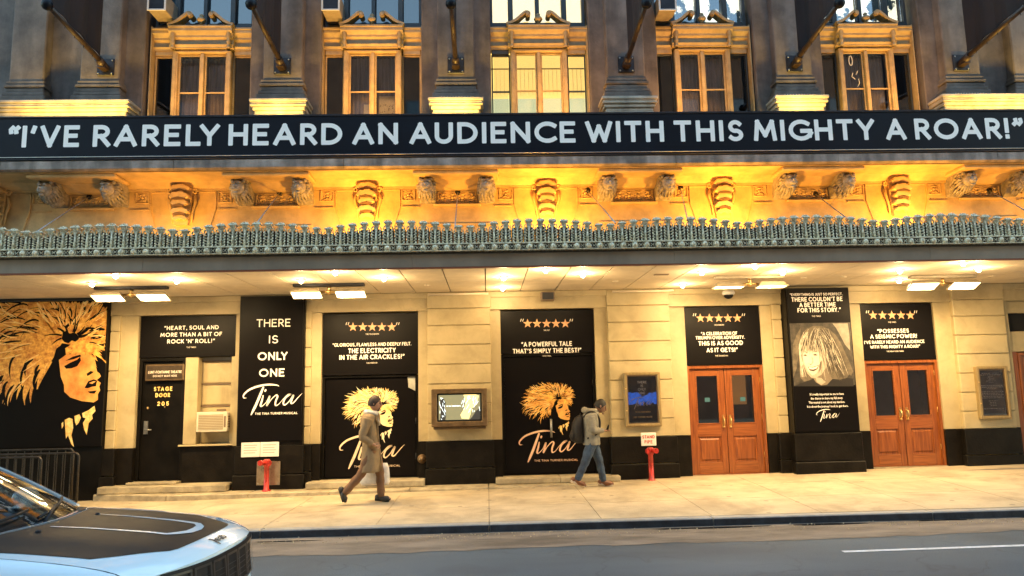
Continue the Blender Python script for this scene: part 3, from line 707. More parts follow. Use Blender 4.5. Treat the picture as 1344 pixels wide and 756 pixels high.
def ornament(x0, x1, z0, z1, y, seed, name='carved_panel'):
    g = G()
    for (a, b, c, d) in ((x0, x0+.02, z0, z1), (x1-.02, x1, z0, z1), (x0+.02, x1-.02, z0, z0+.02), (x0+.02, x1-.02, z1-.02, z1)): g.box(a, b, y-.025, y, c, d)
    o = g.build(name, 'terra', B, bevel=.004)
    q = G(); xc = (x0+x1)/2; zc = (z0+z1)/2; h = (z1-z0)
    r = random.Random(seed); w = x1-x0
    k = max(1, int(w/.16))
    for i in range(k):
        cx = x0+w*(i+.5)/k
        q.ball((cx, y, zc), .035, 8, 4, (1, .8, 1))
        for j in range(6):
            a = j*PI/3+.3; q.ball((cx+.055*math.cos(a), y, zc+.055*math.sin(a)), .026, 6, 4, (1, .6, 1))
        q.tube([(cx-.07, y-.01, z0+.035), (cx, y-.02, z0+.06), (cx+.07, y-.01, z0+.035)], [.008, .018, .008], 5)
        q.tube([(cx-.07, y-.01, z1-.035), (cx, y-.02, z1-.06), (cx+.07, y-.01, z1-.035)], [.008, .018, .008], 5)
    q.build('carving', 'terra', o)
for x in KX:
    keystone(x)
    for s in (-1, 1):
        ornament(x+s*.765-.13, x+s*.765+.13, 5.29, 5.51, YW, 1)
        # incised panel lines round the splayed key block
        g = G(); zt, zb = 5.51, 4.4
        g.prism([(x+s*.61, 5.17), (x+s*.595, 5.17), (x+s*.40, 4.5), (x+s*.415, 4.5)], YW-.028, YW)
        g.prism([(x+s*.61, 5.512), (x+s*.595, 5.512), (x+s*.595, 5.17), (x+s*.61, 5.17)], YW-.026, YW)
        g.prism([(x+s*.27, 5.512), (x+s*.61, 5.512), (x+s*.61, 5.49), (x+s*.27, 5.49)], YW-.03, YW)
        g.prism([(x+s*.64, 5.175), (x+s*.98, 5.175), (x+s*.98, 5.155), (x+s*.64, 5.155)], YW-.03, YW)
        g.build('panel_moulding', 'terra', B)
for x in PX:
    ornament(x-.37, x+.37, 5.22, 5.46, YW, 2, 'flower_panel')
    G().prismx([(YW+.01, 5.17), (YW-.06, 5.17), (YW-.08, 5.20), (YW+.01, 5.21)], x-.45, x+.45).build('string_course', 'terra', B)
    G().prismx([(YW+.01, 4.80), (YW-.03, 4.80), (YW-.04, 4.83), (YW+.01, 4.83)], x-.70, x+.70).build('string_course', 'terra', B)
    for s in (-1, 1): lion(x+s*.555, -s)
    G().box(x-.78, x+.78, -1.12, YW-.1, 5.60, 5.672).build('ledge_break', 'terra', B, bevel=.02)
    G().prismx([(YW+.02, 5.60), (YW-.30, 5.60), (YW-.10, 5.48), (YW+.02, 5.47)], x-.40, x+.40).build('cove_block', 'terra', B)

# ================================================================== upper storey
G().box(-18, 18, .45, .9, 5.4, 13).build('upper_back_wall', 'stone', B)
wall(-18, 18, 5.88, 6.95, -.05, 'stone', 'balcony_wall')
UP_P = [(-3.87, .375, True), (-.51, .36, True), (2.84, .375, False), (6.21, .365, True)]
def pier(xc, hw, wide=None):
    x0, x1 = (xc-.69, xc+.69) if wide is None else wide
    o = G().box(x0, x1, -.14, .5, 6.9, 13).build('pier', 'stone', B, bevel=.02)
    shafts = [(xc-hw, xc+hw)] if wide is None else [(a, b) for a, b in wide_sh[wide]]
    for a, b in shafts:
        G().box(a, b, -.36, -.13, 7.725, 13).build('shaft', 'stone', o, bevel=.02)
        for k, (z0, z1, e) in enumerate(((7.66, 7.735, .03), (7.59, 7.655, .055), (7.50, 7.585, .03), (7.42, 7.495, .07), (7.265, 7.415, .10))):
            G().box(a-e, b+e, -.36-e, -.12, z0, z1).build('base_moulding', 'stone', o, bevel=.014)
    ca, cb = (xc-hw-.17, xc+hw+.17) if wide is None else (x0+.02, x1-.02)
    for z0, z1, e in ((7.20, 7.262, 0), (7.16, 7.198, .022), (7.12, 7.158, .012), (7.05, 7.118, .05), (6.98, 7.048, .085), (6.93, 6.978, .07), (6.86, 6.928, .11)):
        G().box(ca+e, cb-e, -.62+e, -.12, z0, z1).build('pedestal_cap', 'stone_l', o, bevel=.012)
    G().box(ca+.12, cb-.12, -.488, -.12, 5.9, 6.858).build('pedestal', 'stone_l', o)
wide_sh = {(-13.5, -6.62): [(-9.05, -8.40), (-7.72, -6.98), (-10.8, -10.1)], (8.97, 13.5): [(9.28, 10.0), (10.7, 11.4)]}
for xc, hw, lit in UP_P: pier(xc, hw)
pier(0, 0, (-13.5, -6.62)); pier(0, 0, (8.97, 13.5))
# the spotted egg-and-dart strips on top of two pier bases
for xc in (-.51, 6.21, 9.64):
    g = G()
    for k in range(11): g.tube([(xc-.28+.056*k, -.475, 7.285), (xc-.28+.056*k, -.475, 7.33)], .012, 5)
    g.build('bead_strip', 'stone_l', B)

WX = [-5.56, -2.19, 1.15, 4.49, 7.89]
def sash(o, x0, x1, z0, z1, y, m, bars=(), t=.045, d=.05):
    g = G().frame(x0, x1, y, y+d, z0, z1, t)
    for b in bars: G().box(x0+t, x1-t, y+.004, y+d-.004, b-.012, b+.012).build('glazing_bar', m, o)
    return g.build('sash', m, o, bevel=.005)
def window_bay(x, i):
    lit = i == 2
    wf, wd = 'wframe', 'wdark'
    o = G().frame(x-.575, x+.575, -.02, .2, 6.8, 8.50, .075, .05, .03).build('window', wf, B, bevel=.012)
    for s in (-1, 1): G().box(x+s*.488-.012, x+s*.488+.012, .0, .2, 6.9, 8.47).build('inner_post', wf, o)
    G().box(x-.038, x+.038, .0, .2, 6.9, 8.46).build('mullion', wf, o, bevel=.010)
    G().box(x-.499, x+.499, .0, .2, 8.46, 8.53).build('head_rail', wf, o, bevel=.01)
    for s in (-1, 1):
        a, b = (x-.475, x-.038) if s < 0 else (x+.038, x+.475)
        sash(o, a, b, 6.9, 8.455, .06, wf, (7.66,), .032)
        G().box(a+.03, b-.03, .083, .088, 6.9, 8.42).build('pane', 'glass', o)
        sa, sb = (x-.96, x-.58) if s < 0 else (x+.58, x+.96)
        sash(o, sa, sb, 6.9, 8.44, .10, wd if (lit or i in (3,)) else wf if i in (0, 1) else wd, (7.66,) if lit else (), .03)
        G().box(sa+.04, sb-.04, .125, .13, 6.9, 8.42).build('pane', 'glass' if lit else 'glassd', o)
    # entablature: side lengths, then the centre broken forward, moulded
    def ent(x0, x1, y):
        p = [(.25, 8.54), (y, 8.54), (y, 8.56), (y-.03, 8.60), (y+.02, 8.62), (y+.02, 8.72), (y+.0, 8.73), (y-.03, 8.75), (y-.03, 8.79), (y-.07, 8.83), (y-.10, 8.86), (y-.10, 8.92), (y-.12, 8.93), (y-.12, 8.96), (.25, 8.98)]
        return G().prismx(p, x0, x1)
    ent(x-.98, x-.62, .05).build('entablature', wf, o); ent(x+.62, x+.98, .05).build('entablature', wf, o)
    ent(x-.619, x+.619, -.06).build('entablature', wf, o)
    for s in (-1, 1):
        a, b = (x-.95, x-.60) if s < 0 else (x+.60, x+.95)
        G().box(a, b, .07, .2, 8.445, 8.538).build('side_head', wf if not (lit and s < 0) else wd, o)
        G().lathe([(.035, 8.50), (.05, 8.52), (.035, 8.55), (.03, 8.60), (.048, 8.63), (.035, 8.66), (.04, 8.72), (.055, 8.78), (.045, 8.84), (.06, 8.87)], (x+s*.545, -.10, 0), 10).build('colonnette', wf, o)
        P = crom([(x+s*.64, 8.985), (x+s*.56, 9.01), (x+s*.45, 9.07), (x+s*.34, 9.17), (x+s*.26, 9.235), (x+s*.20, 9.235), (x+s*.175, 9.19), (x+s*.20, 9.15), (x+s*.235, 9.165), (x+s*.23, 9.19)], 3)
        q = G(); n = len(P)
        for k in range(n-1):
            (x0, z0), (x1, z1) = P[k], P[k+1]; w = .055*(1-.5*k/n)
            dx, dz = x1-x0, z1-z0; l = math.hypot(dx, dz) or 1; nx, nz = -dz/l*w/2, dx/l*w/2
            q.hexa([(x0-nx, -.17, z0-nz), (x1-nx, -.17, z1-nz), (x1-nx, .05, z1-nz), (x0-nx, .05, z0-nz)], [(x0+nx, -.17, z0+nz), (x1+nx, -.17, z1+nz), (x1+nx, .05, z1+nz), (x0+nx, .05, z0+nz)])
        q.tube([(x+s*.215, -.19, 9.19), (x+s*.215, .05, 9.19)], .035, 10)
        q.build('scroll_pediment', wf, o)
    G().lathe([(.0, 9.0), (.05, 9.0), (.03, 9.03), (.07, 9.06), (.09, 9.10), (.07, 9.14), (.03, 9.16), (.045, 9.20), (.0, 9.24)], (x, -.10, 0), 12).build('urn', wf, o)
    G().box(x-.97, x+.97, .06, .25, 8.985, 9.08).build('upper_sill', 'wdark', o)
    # backdrop of the room
    G().box(x-.98, x+.98, .40, .44, 6.2, 9.0).build('room_back', 'room' if lit else 'darkroom', o)
    if lit:
        G().box(x-.98, x+.98, .33, .36, 6.2, 7.60).build('low_screen', 'roomg', o)
        for k in range(24):
            G().box(x-.95+.083*k, x-.945+.083*k, .25, .27, 7.66, 8.20).build('baluster', 'slat', o)
        G().box(x-.97, x+.97, .25, .27, 8.20, 8.22).build('rail', 'slat', o)
    else:
        for s in (-1, 1):
            q = G(); n = 16; v = []; x0 = x-.47 if s < 0 else x+.045
            for k in range(n+1):
                xx = x0+.425*k/n; yy = .26+.02*math.sin(k*2.1+i)
                v += [(xx, yy, 6.8), (xx, yy, 8.45)]
            q.add(v, [(2*k, 2*k+2, 2*k+3, 2*k+1) for k in range(n)], True); q.build('curtain', 'curtain' if i in (0, 1, 4, 3) else 'curtaind', o)
        if i == 1:
            g = G(); g.box(x+.11, x+.42, .20, .21, 6.9, 7.62); g.box(x-.20, x-.08, .20, .21, 6.9, 7.45); g.build('blind', 'curtainw', o)
            q = random.Random(4); g = G()
            for k in range(60):
                cx = x+.12+q.random()*.28; cz = 7.0+q.random()*.45; s_ = q.uniform(.006, .016); g.poly([(cx-s_, .197, cz-s_), (cx+s_, .197, cz-s_*.4), (cx+s_*.3, .197, cz+s_)])
            g.build('blind_print', 'wdark', o)
    if i == 4:
        g = G(); g.ribbon([(x-.30+p[0]*.06, 8.26+p[1]*.13) for p in A(0, 0, .6, .8, 0, 360, 12)], .022, .058)
        g.ribbon([(x-.24, 7.86), (x-.30, 7.92), (x-.28, 7.99)], .018, .058); g.ribbon([(x-.20, 7.70), (x-.15, 7.78), (x-.17, 7.86)], .016, .058); g.ribbon([(x-.21, 7.96), (x-.17, 8.04)], .016, .058)
        g.build('window_mark', 'curtainw', o)
    # upper window
    U = G()
    for q0, q1 in ((x-.98, x-.92), (x-.60, x-.50), (x-.04, x+.04), (x+.50, x+.60), (x+.92, x+.98)): U.box(q0, q1, .08, .25, 9.08, 12.5)
    uo = U.build('upper_window', 'wdark', B, bevel=.008)
    for q0, q1 in ((x-.92, x-.60), (x-.50, x-.04), (x+.04, x+.50), (x+.60, x+.92)):
        G().box(q0, q1, .15, .20, 9.10, 9.16).build('sash_rail', 'wdark', uo)
        G().box(q0, q1, .165, .19, 9.76, 9.79).build('sash_rail', 'wdark', uo)
        G().box(q0+.002, q1-.002, .17, .175, 9.16, 12.4).build('pane', 'glass' if i in (2, 3, 4) else 'bluepane', uo)
    G().box(x-.98, x+.98, .40, .44, 9.0, 12.8).build('room_back', 'room2' if i == 2 else 'upperdim' if i in (3, 4) else 'darkroom', uo)
    for s in (-1, 1):
        G().box(x+s*.985-.012, x+s*.985+.012, -.05, .2, 6.9, 9.0).build('reveal_strip', 'wframe', o)
M['upperdim'] = mat('bright_room_scraps', (.3, .32, .26), .8, var=.9, vs=2.2, col2=(.02, .03, .03), emit=(.5, .5, .36), es=.0)
t = M['upperdim'].node_tree; b_ = t.nodes['Principled BSDF']; b_.inputs['Emission Strength'].default_value = .35
cr_ = [n for n in t.nodes if n.type == 'VALTORGB'][0]; cr_.color_ramp.elements[0].position = .48; cr_.color_ramp.elements[1].position = .52; cr_.color_ramp.elements[0].color = (.006, .012, .014, 1); cr_.color_ramp.elements[1].color = (.62, .60, .42, 1)
t.links.new(cr_.outputs[0], b_.inputs['Emission Color'])
for i, x in enumerate(WX): window_bay(x, i)
# ================================================================== canopy
CN = thing('theatre_canopy', 'long flat street canopy with a silver cast cresting along its front edge', 'canopy')
YF, ZS = -3.06, 3.554
G().box(-18, 18, YF+.03, -.17, 3.60, 3.80).build('canopy_deck', 'fascia', CN)
for i in range(9):
    xa = -18+4.0*i+.9
    G().box(xa+.002, min(18, xa+3.998), YF, YF+.028, ZS+.01, 3.795).build('fascia', 'fascia', CN)
G().box(-18, 18, YF-.012, YF+.05, ZS-.012, ZS+.012).build('fascia_trim', 'fasciar', CN)
G().box(-18, 18, YF-.02, YF-.001, 3.765, 3.79).build('fascia_moulding', 'silverd', CN)
sp = G().box(.009, .651, 0, 1.382, ZS, ZS+.018).mesh('soffit_panel'); sp.materials.append(M['cream2'])
for k in range(-18, 19):
    for j in range(2): inst(sp, 'soffit_panel', CN, (.66*k, -3.0+1.40*j+.01, 0))
G().box(-18, 18, -3.0, -.18, ZS+.022, ZS+.04).build('soffit_backing', 'joint', CN)
# cresting: base band with bosses and one palmette every 178 mm
G().box(-18, 18, -3.12, -3.0, 3.80, 3.905).build('crest_band', 'silverd', CN, bevel=.01)
G().box(-18, 18, -3.15, -3.0, 3.895, 3.915).build('crest_fillet', 'silver', CN, bevel=.004); G().box(-18, 18, -3.15, -3.0, 3.796, 3.81).build('crest_fillet', 'silver', CN, bevel=.004)
g = G()
g.hexa([(-.020, -.055, 0), (.020, -.055, 0), (.020, 0, 0), (-.020, 0, 0)], [(-.014, -.035, .24), (.014, -.035, .24), (.014, 0, .24), (-.014, 0, .24)])
g.tube([(0, -.060, .0), (0, -.052, .12), (0, -.042, .245)], [.021, .016, .012], 8)
g.tube([(-.088, -.05, .006), (.088, -.05, .006)], .009, 6)
g.hexa([(-.016, -.04, .235), (.016, -.04, .235), (.016, .0, .235), (-.016, .0, .235)], [(-.050, -.085, .305), (.050, -.085, .305), (.050, .02, .305), (-.050, .02, .305)])
g.hexa([(-.062, -.095, .305), (.062, -.095, .305), (.062, .03, .305), (-.062, .03, .305)], [(-.058, -.09, .318), (.058, -.09, .318), (.058, .03, .318), (-.058, .03, .318)])
for k in range(5):
    a = PI*k/4; g.ball((.045*math.cos(a), -.05, .318+.016*math.sin(a)), .017, 6, 4)
for s in (-1, 1):
    g.tube([(s*.010, -.04, .19), (s*.035, -.045, .265), (s*.062, -.04, .255), (s*.078, -.03, .215)], [.012, .013, .012, .008], 5)
    for k in range(5):
        z = .022+.042*k
        g.tube([(s*.020, -.03, z-.014), (s*.042, -.06, z-.012), (s*.070, -.065, z+.002), (s*.068, -.06, z+.017), (s*.050, -.055, z+.016)], [.006, .009, .011, .009, .006], 5)
gb = G(); gb.prism([(-.088, -.01), (.088, -.01), (.088, .20), (.07, .225), (.04, .235), (-.04, .235), (-.07, .225), (-.088, .20)], .004, .016)
bkm = gb.mesh('backing_plate'); bkm.materials.append(M['silverd'])
om = g.mesh('crest_ornament'); om.materials.append(M['silver'])
g = G().ball((0, -.01, 0), .040, 12, 8, (1, .9, 1.05)); g.tube([(.048*math.cos(a), -.002, .048*math.sin(a)) for a in [k*PI/6 for k in range(13)]], .008, 5)
for s in (-1, 1): g.tube([(s*.06, 0, -.03), (s*.085, -.01, 0), (s*.06, 0, .03)], .007, 4)
bm_ = g.mesh('boss'); bm_.materials.append(M['silver'])
PT = .1785
x_ref = at(477.6, 320, -3.1).x
for k in range(-92, 112):
    x = x_ref+PT*k
    if not -17.9 < x < 17.9: continue
    ph = ((x-at(235, 300, -3.1).x)/(12*PT)) % 1.0
    hgt = .25+.115*(math.sin(PI*ph)**.75)
    o = inst(om, 'crest_ornament', CN, (x, -3.03, 3.915), (1, 1, hgt/.33))
    inst(bkm, 'backing_plate', o)
    inst(bm_, 'boss', CN, (x, -3.125, 3.853))
# stays from the frieze to the canopy front
for (ax, ay, bx_, by_) in ((118, 258, 47, 305), (367, 253, 337, 293), (601, 252, 597, 300), (771, 250, 808, 293), (893, 246, 904, 296), (1070, 255, 1124, 296), (1298, 250, 1356, 282)):
    p = at(ax, ay, YW); q = at(bx_, by_, -2.9)
    o = G().tube([p, q], .010, 6).build('stay_rod', 'steelg', CN)
    G().lathe([(0, -.03), (.05, -.03), (.06, 0)], (p.x, p.y, p.z), 10, 'y').build('stay_plate', 'steel', o)
# bulbs under the canopy
BL = [(152, 360, 1), (121, 371, .55), (232, 367, 1), (440, 356, 1), (395, 367, .6), (504, 364, 1), (716, 353, 1), (661, 363, .9), (660, 377, .8), (765, 359, 1), (921, 356, 1), (896, 373, .8), (991, 348, 1), (1027, 356, 1), (1181, 354, .9), (1180, 367, .8), (1264, 344, 1), (1284, 352, 1)]
OFFB = [(561, 374), (808, 369), (1055, 364), (1107, 363), (1302, 362)]
def onsoffit(px, py):
    r = FW+(px-672)/F_PX*RT-(py-378)/F_PX*UP; return CAM+r*((ZS-CAM.z)/r.z)
def plight(name, loc, power, col, r, parent):
    d = bpy.data.lights.new(name, 'POINT'); d.energy = power*LP; d.color = col; d.shadow_soft_size = r
    o = bpy.data.objects.new(name, d); COL.objects.link(o); o.location = loc; o.parent = parent; return o
def spot(name, loc, target, power, col, r, parent, size=90, blend=.6):
    d = bpy.data.lights.new(name, 'SPOT'); d.energy = power*LP; d.color = col; d.shadow_soft_size = r; d.spot_size = R(size); d.spot_blend = blend
    o = bpy.data.objects.new(name, d); COL.objects.link(o); o.location = loc; o.rotation_euler = (Vector(target)-Vector(loc)).to_track_quat('-Z', 'Y').to_euler(); o.parent = parent; return o
def alight(name, loc, target, sx, sy, power, col, parent, spread=160):
    d = bpy.data.lights.new(name, 'AREA'); d.energy = power*LP; d.color = col; d.shape = 'RECTANGLE'; d.size = sx; d.size_y = sy; d.spread = R(spread)
    o = bpy.data.objects.new(name, d); COL.objects.link(o); o.location = loc; o.rotation_euler = (Vector(target)-Vector(loc)).to_track_quat('-Z', 'Y').to_euler(); o.parent = parent; return o
WARM = (1, .69, .33)
LP = .225                                            # overall lamp level
for px, py, k in BL:
    p = onsoffit(px, py)
    o = G().lathe([(.07, ZS), (.075, ZS-.012), (.05, ZS-.02), (.042, ZS+.0)], (p.x, p.y, 0), 16).build('bulb_socket', 'cream2', CN)
    G().ball((p.x, p.y, ZS-.035), .034, 12, 8, (1, 1, .9)).build('light_bulb', 'bulb', o)
    plight('bulb_light', (p.x, p.y, ZS-.20), 9*k, WARM, .035, o)
for px, py in OFFB:
    p = onsoffit(px, py); G().lathe([(.05, ZS), (.05, ZS-.015), (0, ZS-.018)], (p.x, p.y, 0), 12).build('sprinkler_cap', 'cream2', CN)
p = onsoffit(868, 360); G().box(p.x-.12, p.x+.12, p.y-.05, p.y+.05, ZS-.012, ZS).build('soffit_vent', 'grille', CN)
for a, b, py in ((563, 641, 385.5), (800, 876, 382)):
    p, q = onsoffit(a, py), onsoffit(b, py); G().tube([(p.x, -.30, ZS-.05), (q.x, -.30, ZS-.05)], .022, 8).build('conduit', 'cream2', CN)

# ---- twin floodlights hung under the canopy (local to their own base)
def floodlight(x, y, label, tilt=0., pw=32):
    r = thing('twin_floodlight', label, 'floodlight', (x, y, ZS-.002), 0, 'twin floodlights under the canopy')
    G().box(-.60, .60, -.06, .06, -.05, 0).build('mounting_bar', 'steel' if tilt == 0 else 'fixture', r, bevel=.008)
    a = G(); a.tube([(0, 0, -.05), (0, 0, -.13)], .03, 8); a.ball((0, 0, -.14), .05, 8, 6); a.tube([(-.14, 0, -.14), (.14, 0, -.14)], .02, 8); a.build('arm', 'brass', r)
    for s in (-1, 1):
        c = Vector((s*.37, 0, -.155)); rx = R(-20+tilt*20)
        def T(x_, y_, z_): return (c.x+x_, c.y+y_*math.cos(rx)-z_*math.sin(rx), c.z+y_*math.sin(rx)+z_*math.cos(rx))
        h = G(); h.hexa([T(-.25, -.12, -.03), T(.25, -.12, -.03), T(.25, .12, -.03), T(-.25, .12, -.03)], [T(-.20, -.08, .045), T(.20, -.08, .045), T(.20, .08, .045), T(-.20, .08, .045)])
        hh = h.build('lamp_housing', 'fixture', r, bevel=.008)
        f = G()
        for q0, q1, w0, w1 in ((-.255, .255, -.125, -.11), (-.255, .255, .11, .125), (-.255, -.24, -.11, .11), (.24, .255, -.11, .11)):
            f.hexa([T(q0, w0, -.045), T(q1, w0, -.045), T(q1, w1, -.045), T(q0, w1, -.045)], [T(q0, w0, -.028), T(q1, w0, -.028), T(q1, w1, -.028), T(q0, w1, -.028)])
        f.build('lens_frame', 'fixture', hh)
        G().add([T(-.24, -.11, -.036), T(.24, -.11, -.036), T(.24, .11, -.036), T(-.24, .11, -.036)], [(3, 2, 1, 0)]).build('lens', 'lamp', hh)
        alight('flood_light', T(0, 0, -.07), (c.x+s*.3, .35, -1.9), .44, .2, pw, WARM, hh)
    return r
floodlight(-5.95, -1.60, 'twin floodlight over the stage door, leftmost under the canopy')
floodlight(-2.66, -1.58, 'twin floodlight just right of the tall THERE IS ONLY ONE poster')
floodlight(4.53, -1.72, 'twin floodlight tilted edge-on above the wooden doors left of the portrait poster', .9)
floodlight(8.12, -1.40, 'twin floodlight above the rightmost fully visible wooden doors', -.2)

def rebase(root, p):
    p = Vector(p)
    for k in kids(root): k.location = k.location-p
    root.location = p
# security camera, speaker box
t = thing('security_camera', 'white dome camera on the wall beneath the tilted floodlight', 'camera')
p = at(956, 386, -.3); g = G(); g.lathe([(.0, .07), (.10, .065), (.12, .03), (.12, 0), (.10, -.02)], (p.x, p.y, p.z), 14); g.build('housing', 'white', t)
G().ball((p.x, p.y, p.z-.02), .09, 12, 8, (1, 1, .8)).build('dome', 'carblack', t); G().box(p.x-.03, p.x+.03, p.y, -.17, p.z+.02, p.z+.06).build('bracket', 'white', t, bevel=.005); rebase(t, (p.x, -.17, p.z))
t = thing('loudspeaker', 'small dark loudspeaker box on the lintel over the tall five star poster', 'loudspeaker')
p = at(718.5, 389, -.35); g = G(); g.box(p.x-.13, p.x+.13, -.46, -.30, p.z-.09, p.z+.08); g.build('cabinet', 'grille', t, bevel=.015)
G().box(p.x-.105, p.x+.105, -.466, -.461, p.z-.07, p.z+.06).build('grille', 'steel', t); G().box(p.x-.02, p.x+.02, -.30, -.20, p.z, p.z+.09).build('bracket', 'steel', t); rebase(t, (p.x, -.2, p.z))

# uplights that stand on the canopy deck and behind the banner
AMBER = (1, .45, .045)
def uplight(loc, target, pw, col, size=.25, spread=150, name='uplight'):
    x, y, z = loc
    o = G().box(x-.12, x+.12, y-.06, y+.06, z-.14, z-.03).build(name, 'steel', B, bevel=.01)
    G().add([(x-.10, y-.05, z-.028), (x+.10, y-.05, z-.028), (x+.10, y+.05, z-.028), (x-.10, y+.05, z-.028)], [(0, 1, 2, 3)]).build('lens', 'lamp', o)
    alight('up_light', loc, target, size, .1, pw, col, o, spread)
for x, pw in ((-5.64, 12), (-2.20, 29), (1.18, 33), (4.56, 34), (8.01, 28), (11.4, 22)):
    uplight((x, -1.30, 3.99), (x, -.45, 5.2), pw*1.25, AMBER)
# behind the banner: one lamp under each lit pier and each window
PB = (1, .60, .11)
for x, pw, w in ((-7.9, 9, 1.6), (-6.95, 6, .4), (-3.87, 9, .6), (-.51, 10, .6), (6.21, 10, .6), (9.9, 10, 1.4), (11.2, 6, .6)):
    uplight((x, -.98, 6.60), (x, -.52, 7.3), pw*1.7, PB, w, 150)
for x, pw in ((-5.56, 13), (-2.19, 18), (1.45, 15), (4.15, 14), (8.2, 15)):
    uplight((x, -.95, 6.60), (x*.99, .05, 8.6), pw*.85, (1, .46, .10), .3, 110)

# ================================================================== the long banner
t = thing('quote_banner', 'very long dark banner with one line of big white capitals along the balcony', 'banner')
zb, ztp = 5.885, 6.66
G().box(-18, 18, -1.235, -1.21, zb, ztp).build('vinyl_sheet', 'bannerf', t)
f = G(); f.box(-18, 18, -1.25, -1.20, ztp-.005, ztp+.03); f.box(-18, 18, -1.255, -1.20, zb-.005, zb+.02); f.build('frame_rail', 'steel', t, bevel=.004)
G().tube([(-18, -1.262, zb+.045), (18, -1.262, zb+.045)], .008, 6).build('cable', 'steelg', t)
for i in range(24):
    x = -17.2+1.5*i; q = G(); q.box(x-.02, x+.02, -1.20, -1.16, 5.882, ztp); q.tube([(x, -1.18, 6.4), (x, -.5, 5.9)], .015, 6); q.build('support_post', 'steel', t)
xl, xr = at(11, 180, -1.24).x, at(1339, 165, -1.24).x
s0 = at(110, 193.8, -1.24).z
WORDS = [("“I'VE", 10, 105), ('RARELY', 121, 289), ('HEARD', 299, 450), ('AN', 462, 523), ('AUDIENCE', 537, 756), ('WITH', 768, 872), ('THIS', 884, 976), ('MIGHTY', 989, 1149), ('A', 1163, 1190), ("ROAR!”", 1201, 1343)]
GL['“'] = (.26, [[(.10, 1.0), (.0, .88), (.02, .76)], [(.34, 1.0), (.24, .88), (.26, .76)]])
GL['”'] = (.26, [[(.08, 1.0), (.10, .88), (.0, .76)], [(.32, 1.0), (.34, .88), (.24, .76)]])
for w, a, b in WORDS:
    xa, xb = at(a, 180, -1.24).x, at(b, 175, -1.24).x
    text(G(), w, (xa+xb)/2, s0+.012, .405, .20, -1.238, width=xb-xa, track=.12, cap=5).build('lettering', 'ltr', t)
rebase(t, (0, -1.22, zb))

# ================================================================== flags on poles
POLES = [(-7.23, 'leftmost pier'), (-3.87, 'second pier, between the first two windows'), (-.51, 'third pier from the left, seen end-on'), (2.84, 'fourth pier, whose cap is unlit'), (6.21, 'fifth pier, left of the rightmost window'), (9.60, 'rightmost pier at the frame edge')]
root = thing('flagpole', 'x', 'flagpole', (0, 0, 0), 0, 'flagpoles on the piers')
G().tube([(0, -.06, .0), (0, -1.86, .20)], [.05, .042], 12).build('pole', 'polem', root)
g = G(); g.ball((0, -1.93, .205), .095, 14, 10); g.build('finial', 'bannerf', root)
G().box(-.16, .16, -.035, 0, -.19, .15).build('wall_plate', 'steel', root, bevel=.01)
g = G(); g.tube([(0, -.03, -.05), (0, -.30, .03)], [.085, .07], 12); g.box(-.07, .07, -.2, -.03, -.10, -.05); g.build('socket', 'polem', root)
for sx in (-1, 1):
    for sz in (-.15, .11): G().ball((sx*.125, -.04, sz), .018, 8, 5, (1, .6, 1)).build('bolt', 'steelg', root)
for k in range(5): G().tube([(0, -.5-.3*k, .02+.033*k), (.0, -.5-.3*k, -.04+.033*k)], .006, 4).build('hook', 'steel', root)
f0 = None
for i, (x, w) in enumerate(POLES):
    o = root if i == 0 else dup(root)
    o.location = (x, -.362, 8.02); o['label'] = 'ball tipped dark flagpole on the '+w
    g = G(); n = 14; v = []
    for k in range(n+1):
        yy = -.62-1.58*k/n; xx = x+.018*math.sin(k*1.3+i); zb_ = 8.02+.075+.2*(k/n)*.86+.02
        v += [(xx, yy, zb_), (xx*1.0, yy, 11.5), (xx+.012, yy, zb_), (xx+.012, yy, 11.5)]
    fs = []
    for k in range(n):
        a = 4*k; fs += [(a, a+1, a+5, a+4), (a+2, a+6, a+7, a+3), (a, a+4, a+6, a+2)]
    fs += [(0, 2, 3, 1), (4*n, 4*n+1, 4*n+3, 4*n+2)]
    g.add(v, fs, False)
    fo = g.build('hanging_flag', 'flag'); tag(fo, 'plain dark cloth above the flagpole of the '+w, 'flag', 'vertical banners above the flagpoles')

# window air conditioners in the upper windows
t0 = thing('air_conditioner', 'x', 'air conditioner', (0, 0, 0), 0, 'air conditioners in the upper windows')
G().box(-.17, .17, -.45, .1, 0, .36).build('casing', 'fixture', t0, bevel=.012)
g = G(); 
g.frame(-.18, .18, -.475, -.451, -.01, .37, .035)
g.build('front_frame', 'white', t0, bevel=.005); G().box(-.145, .145, -.465, -.452, .03, .33).build('grille', 'steel', t0)
for i, (px, w) in enumerate(((210, 'left end of the leftmost upper window'), (436, 'left end of the second upper window from the left'), (874, 'left end of the fourth upper window from the left'))):
    o = t0 if i == 0 else dup(t0)
    p = at(px, 20, -.30); o.location = (p.x, .0, p.z-.0+.02); o['label'] = 'air conditioner at the '+w

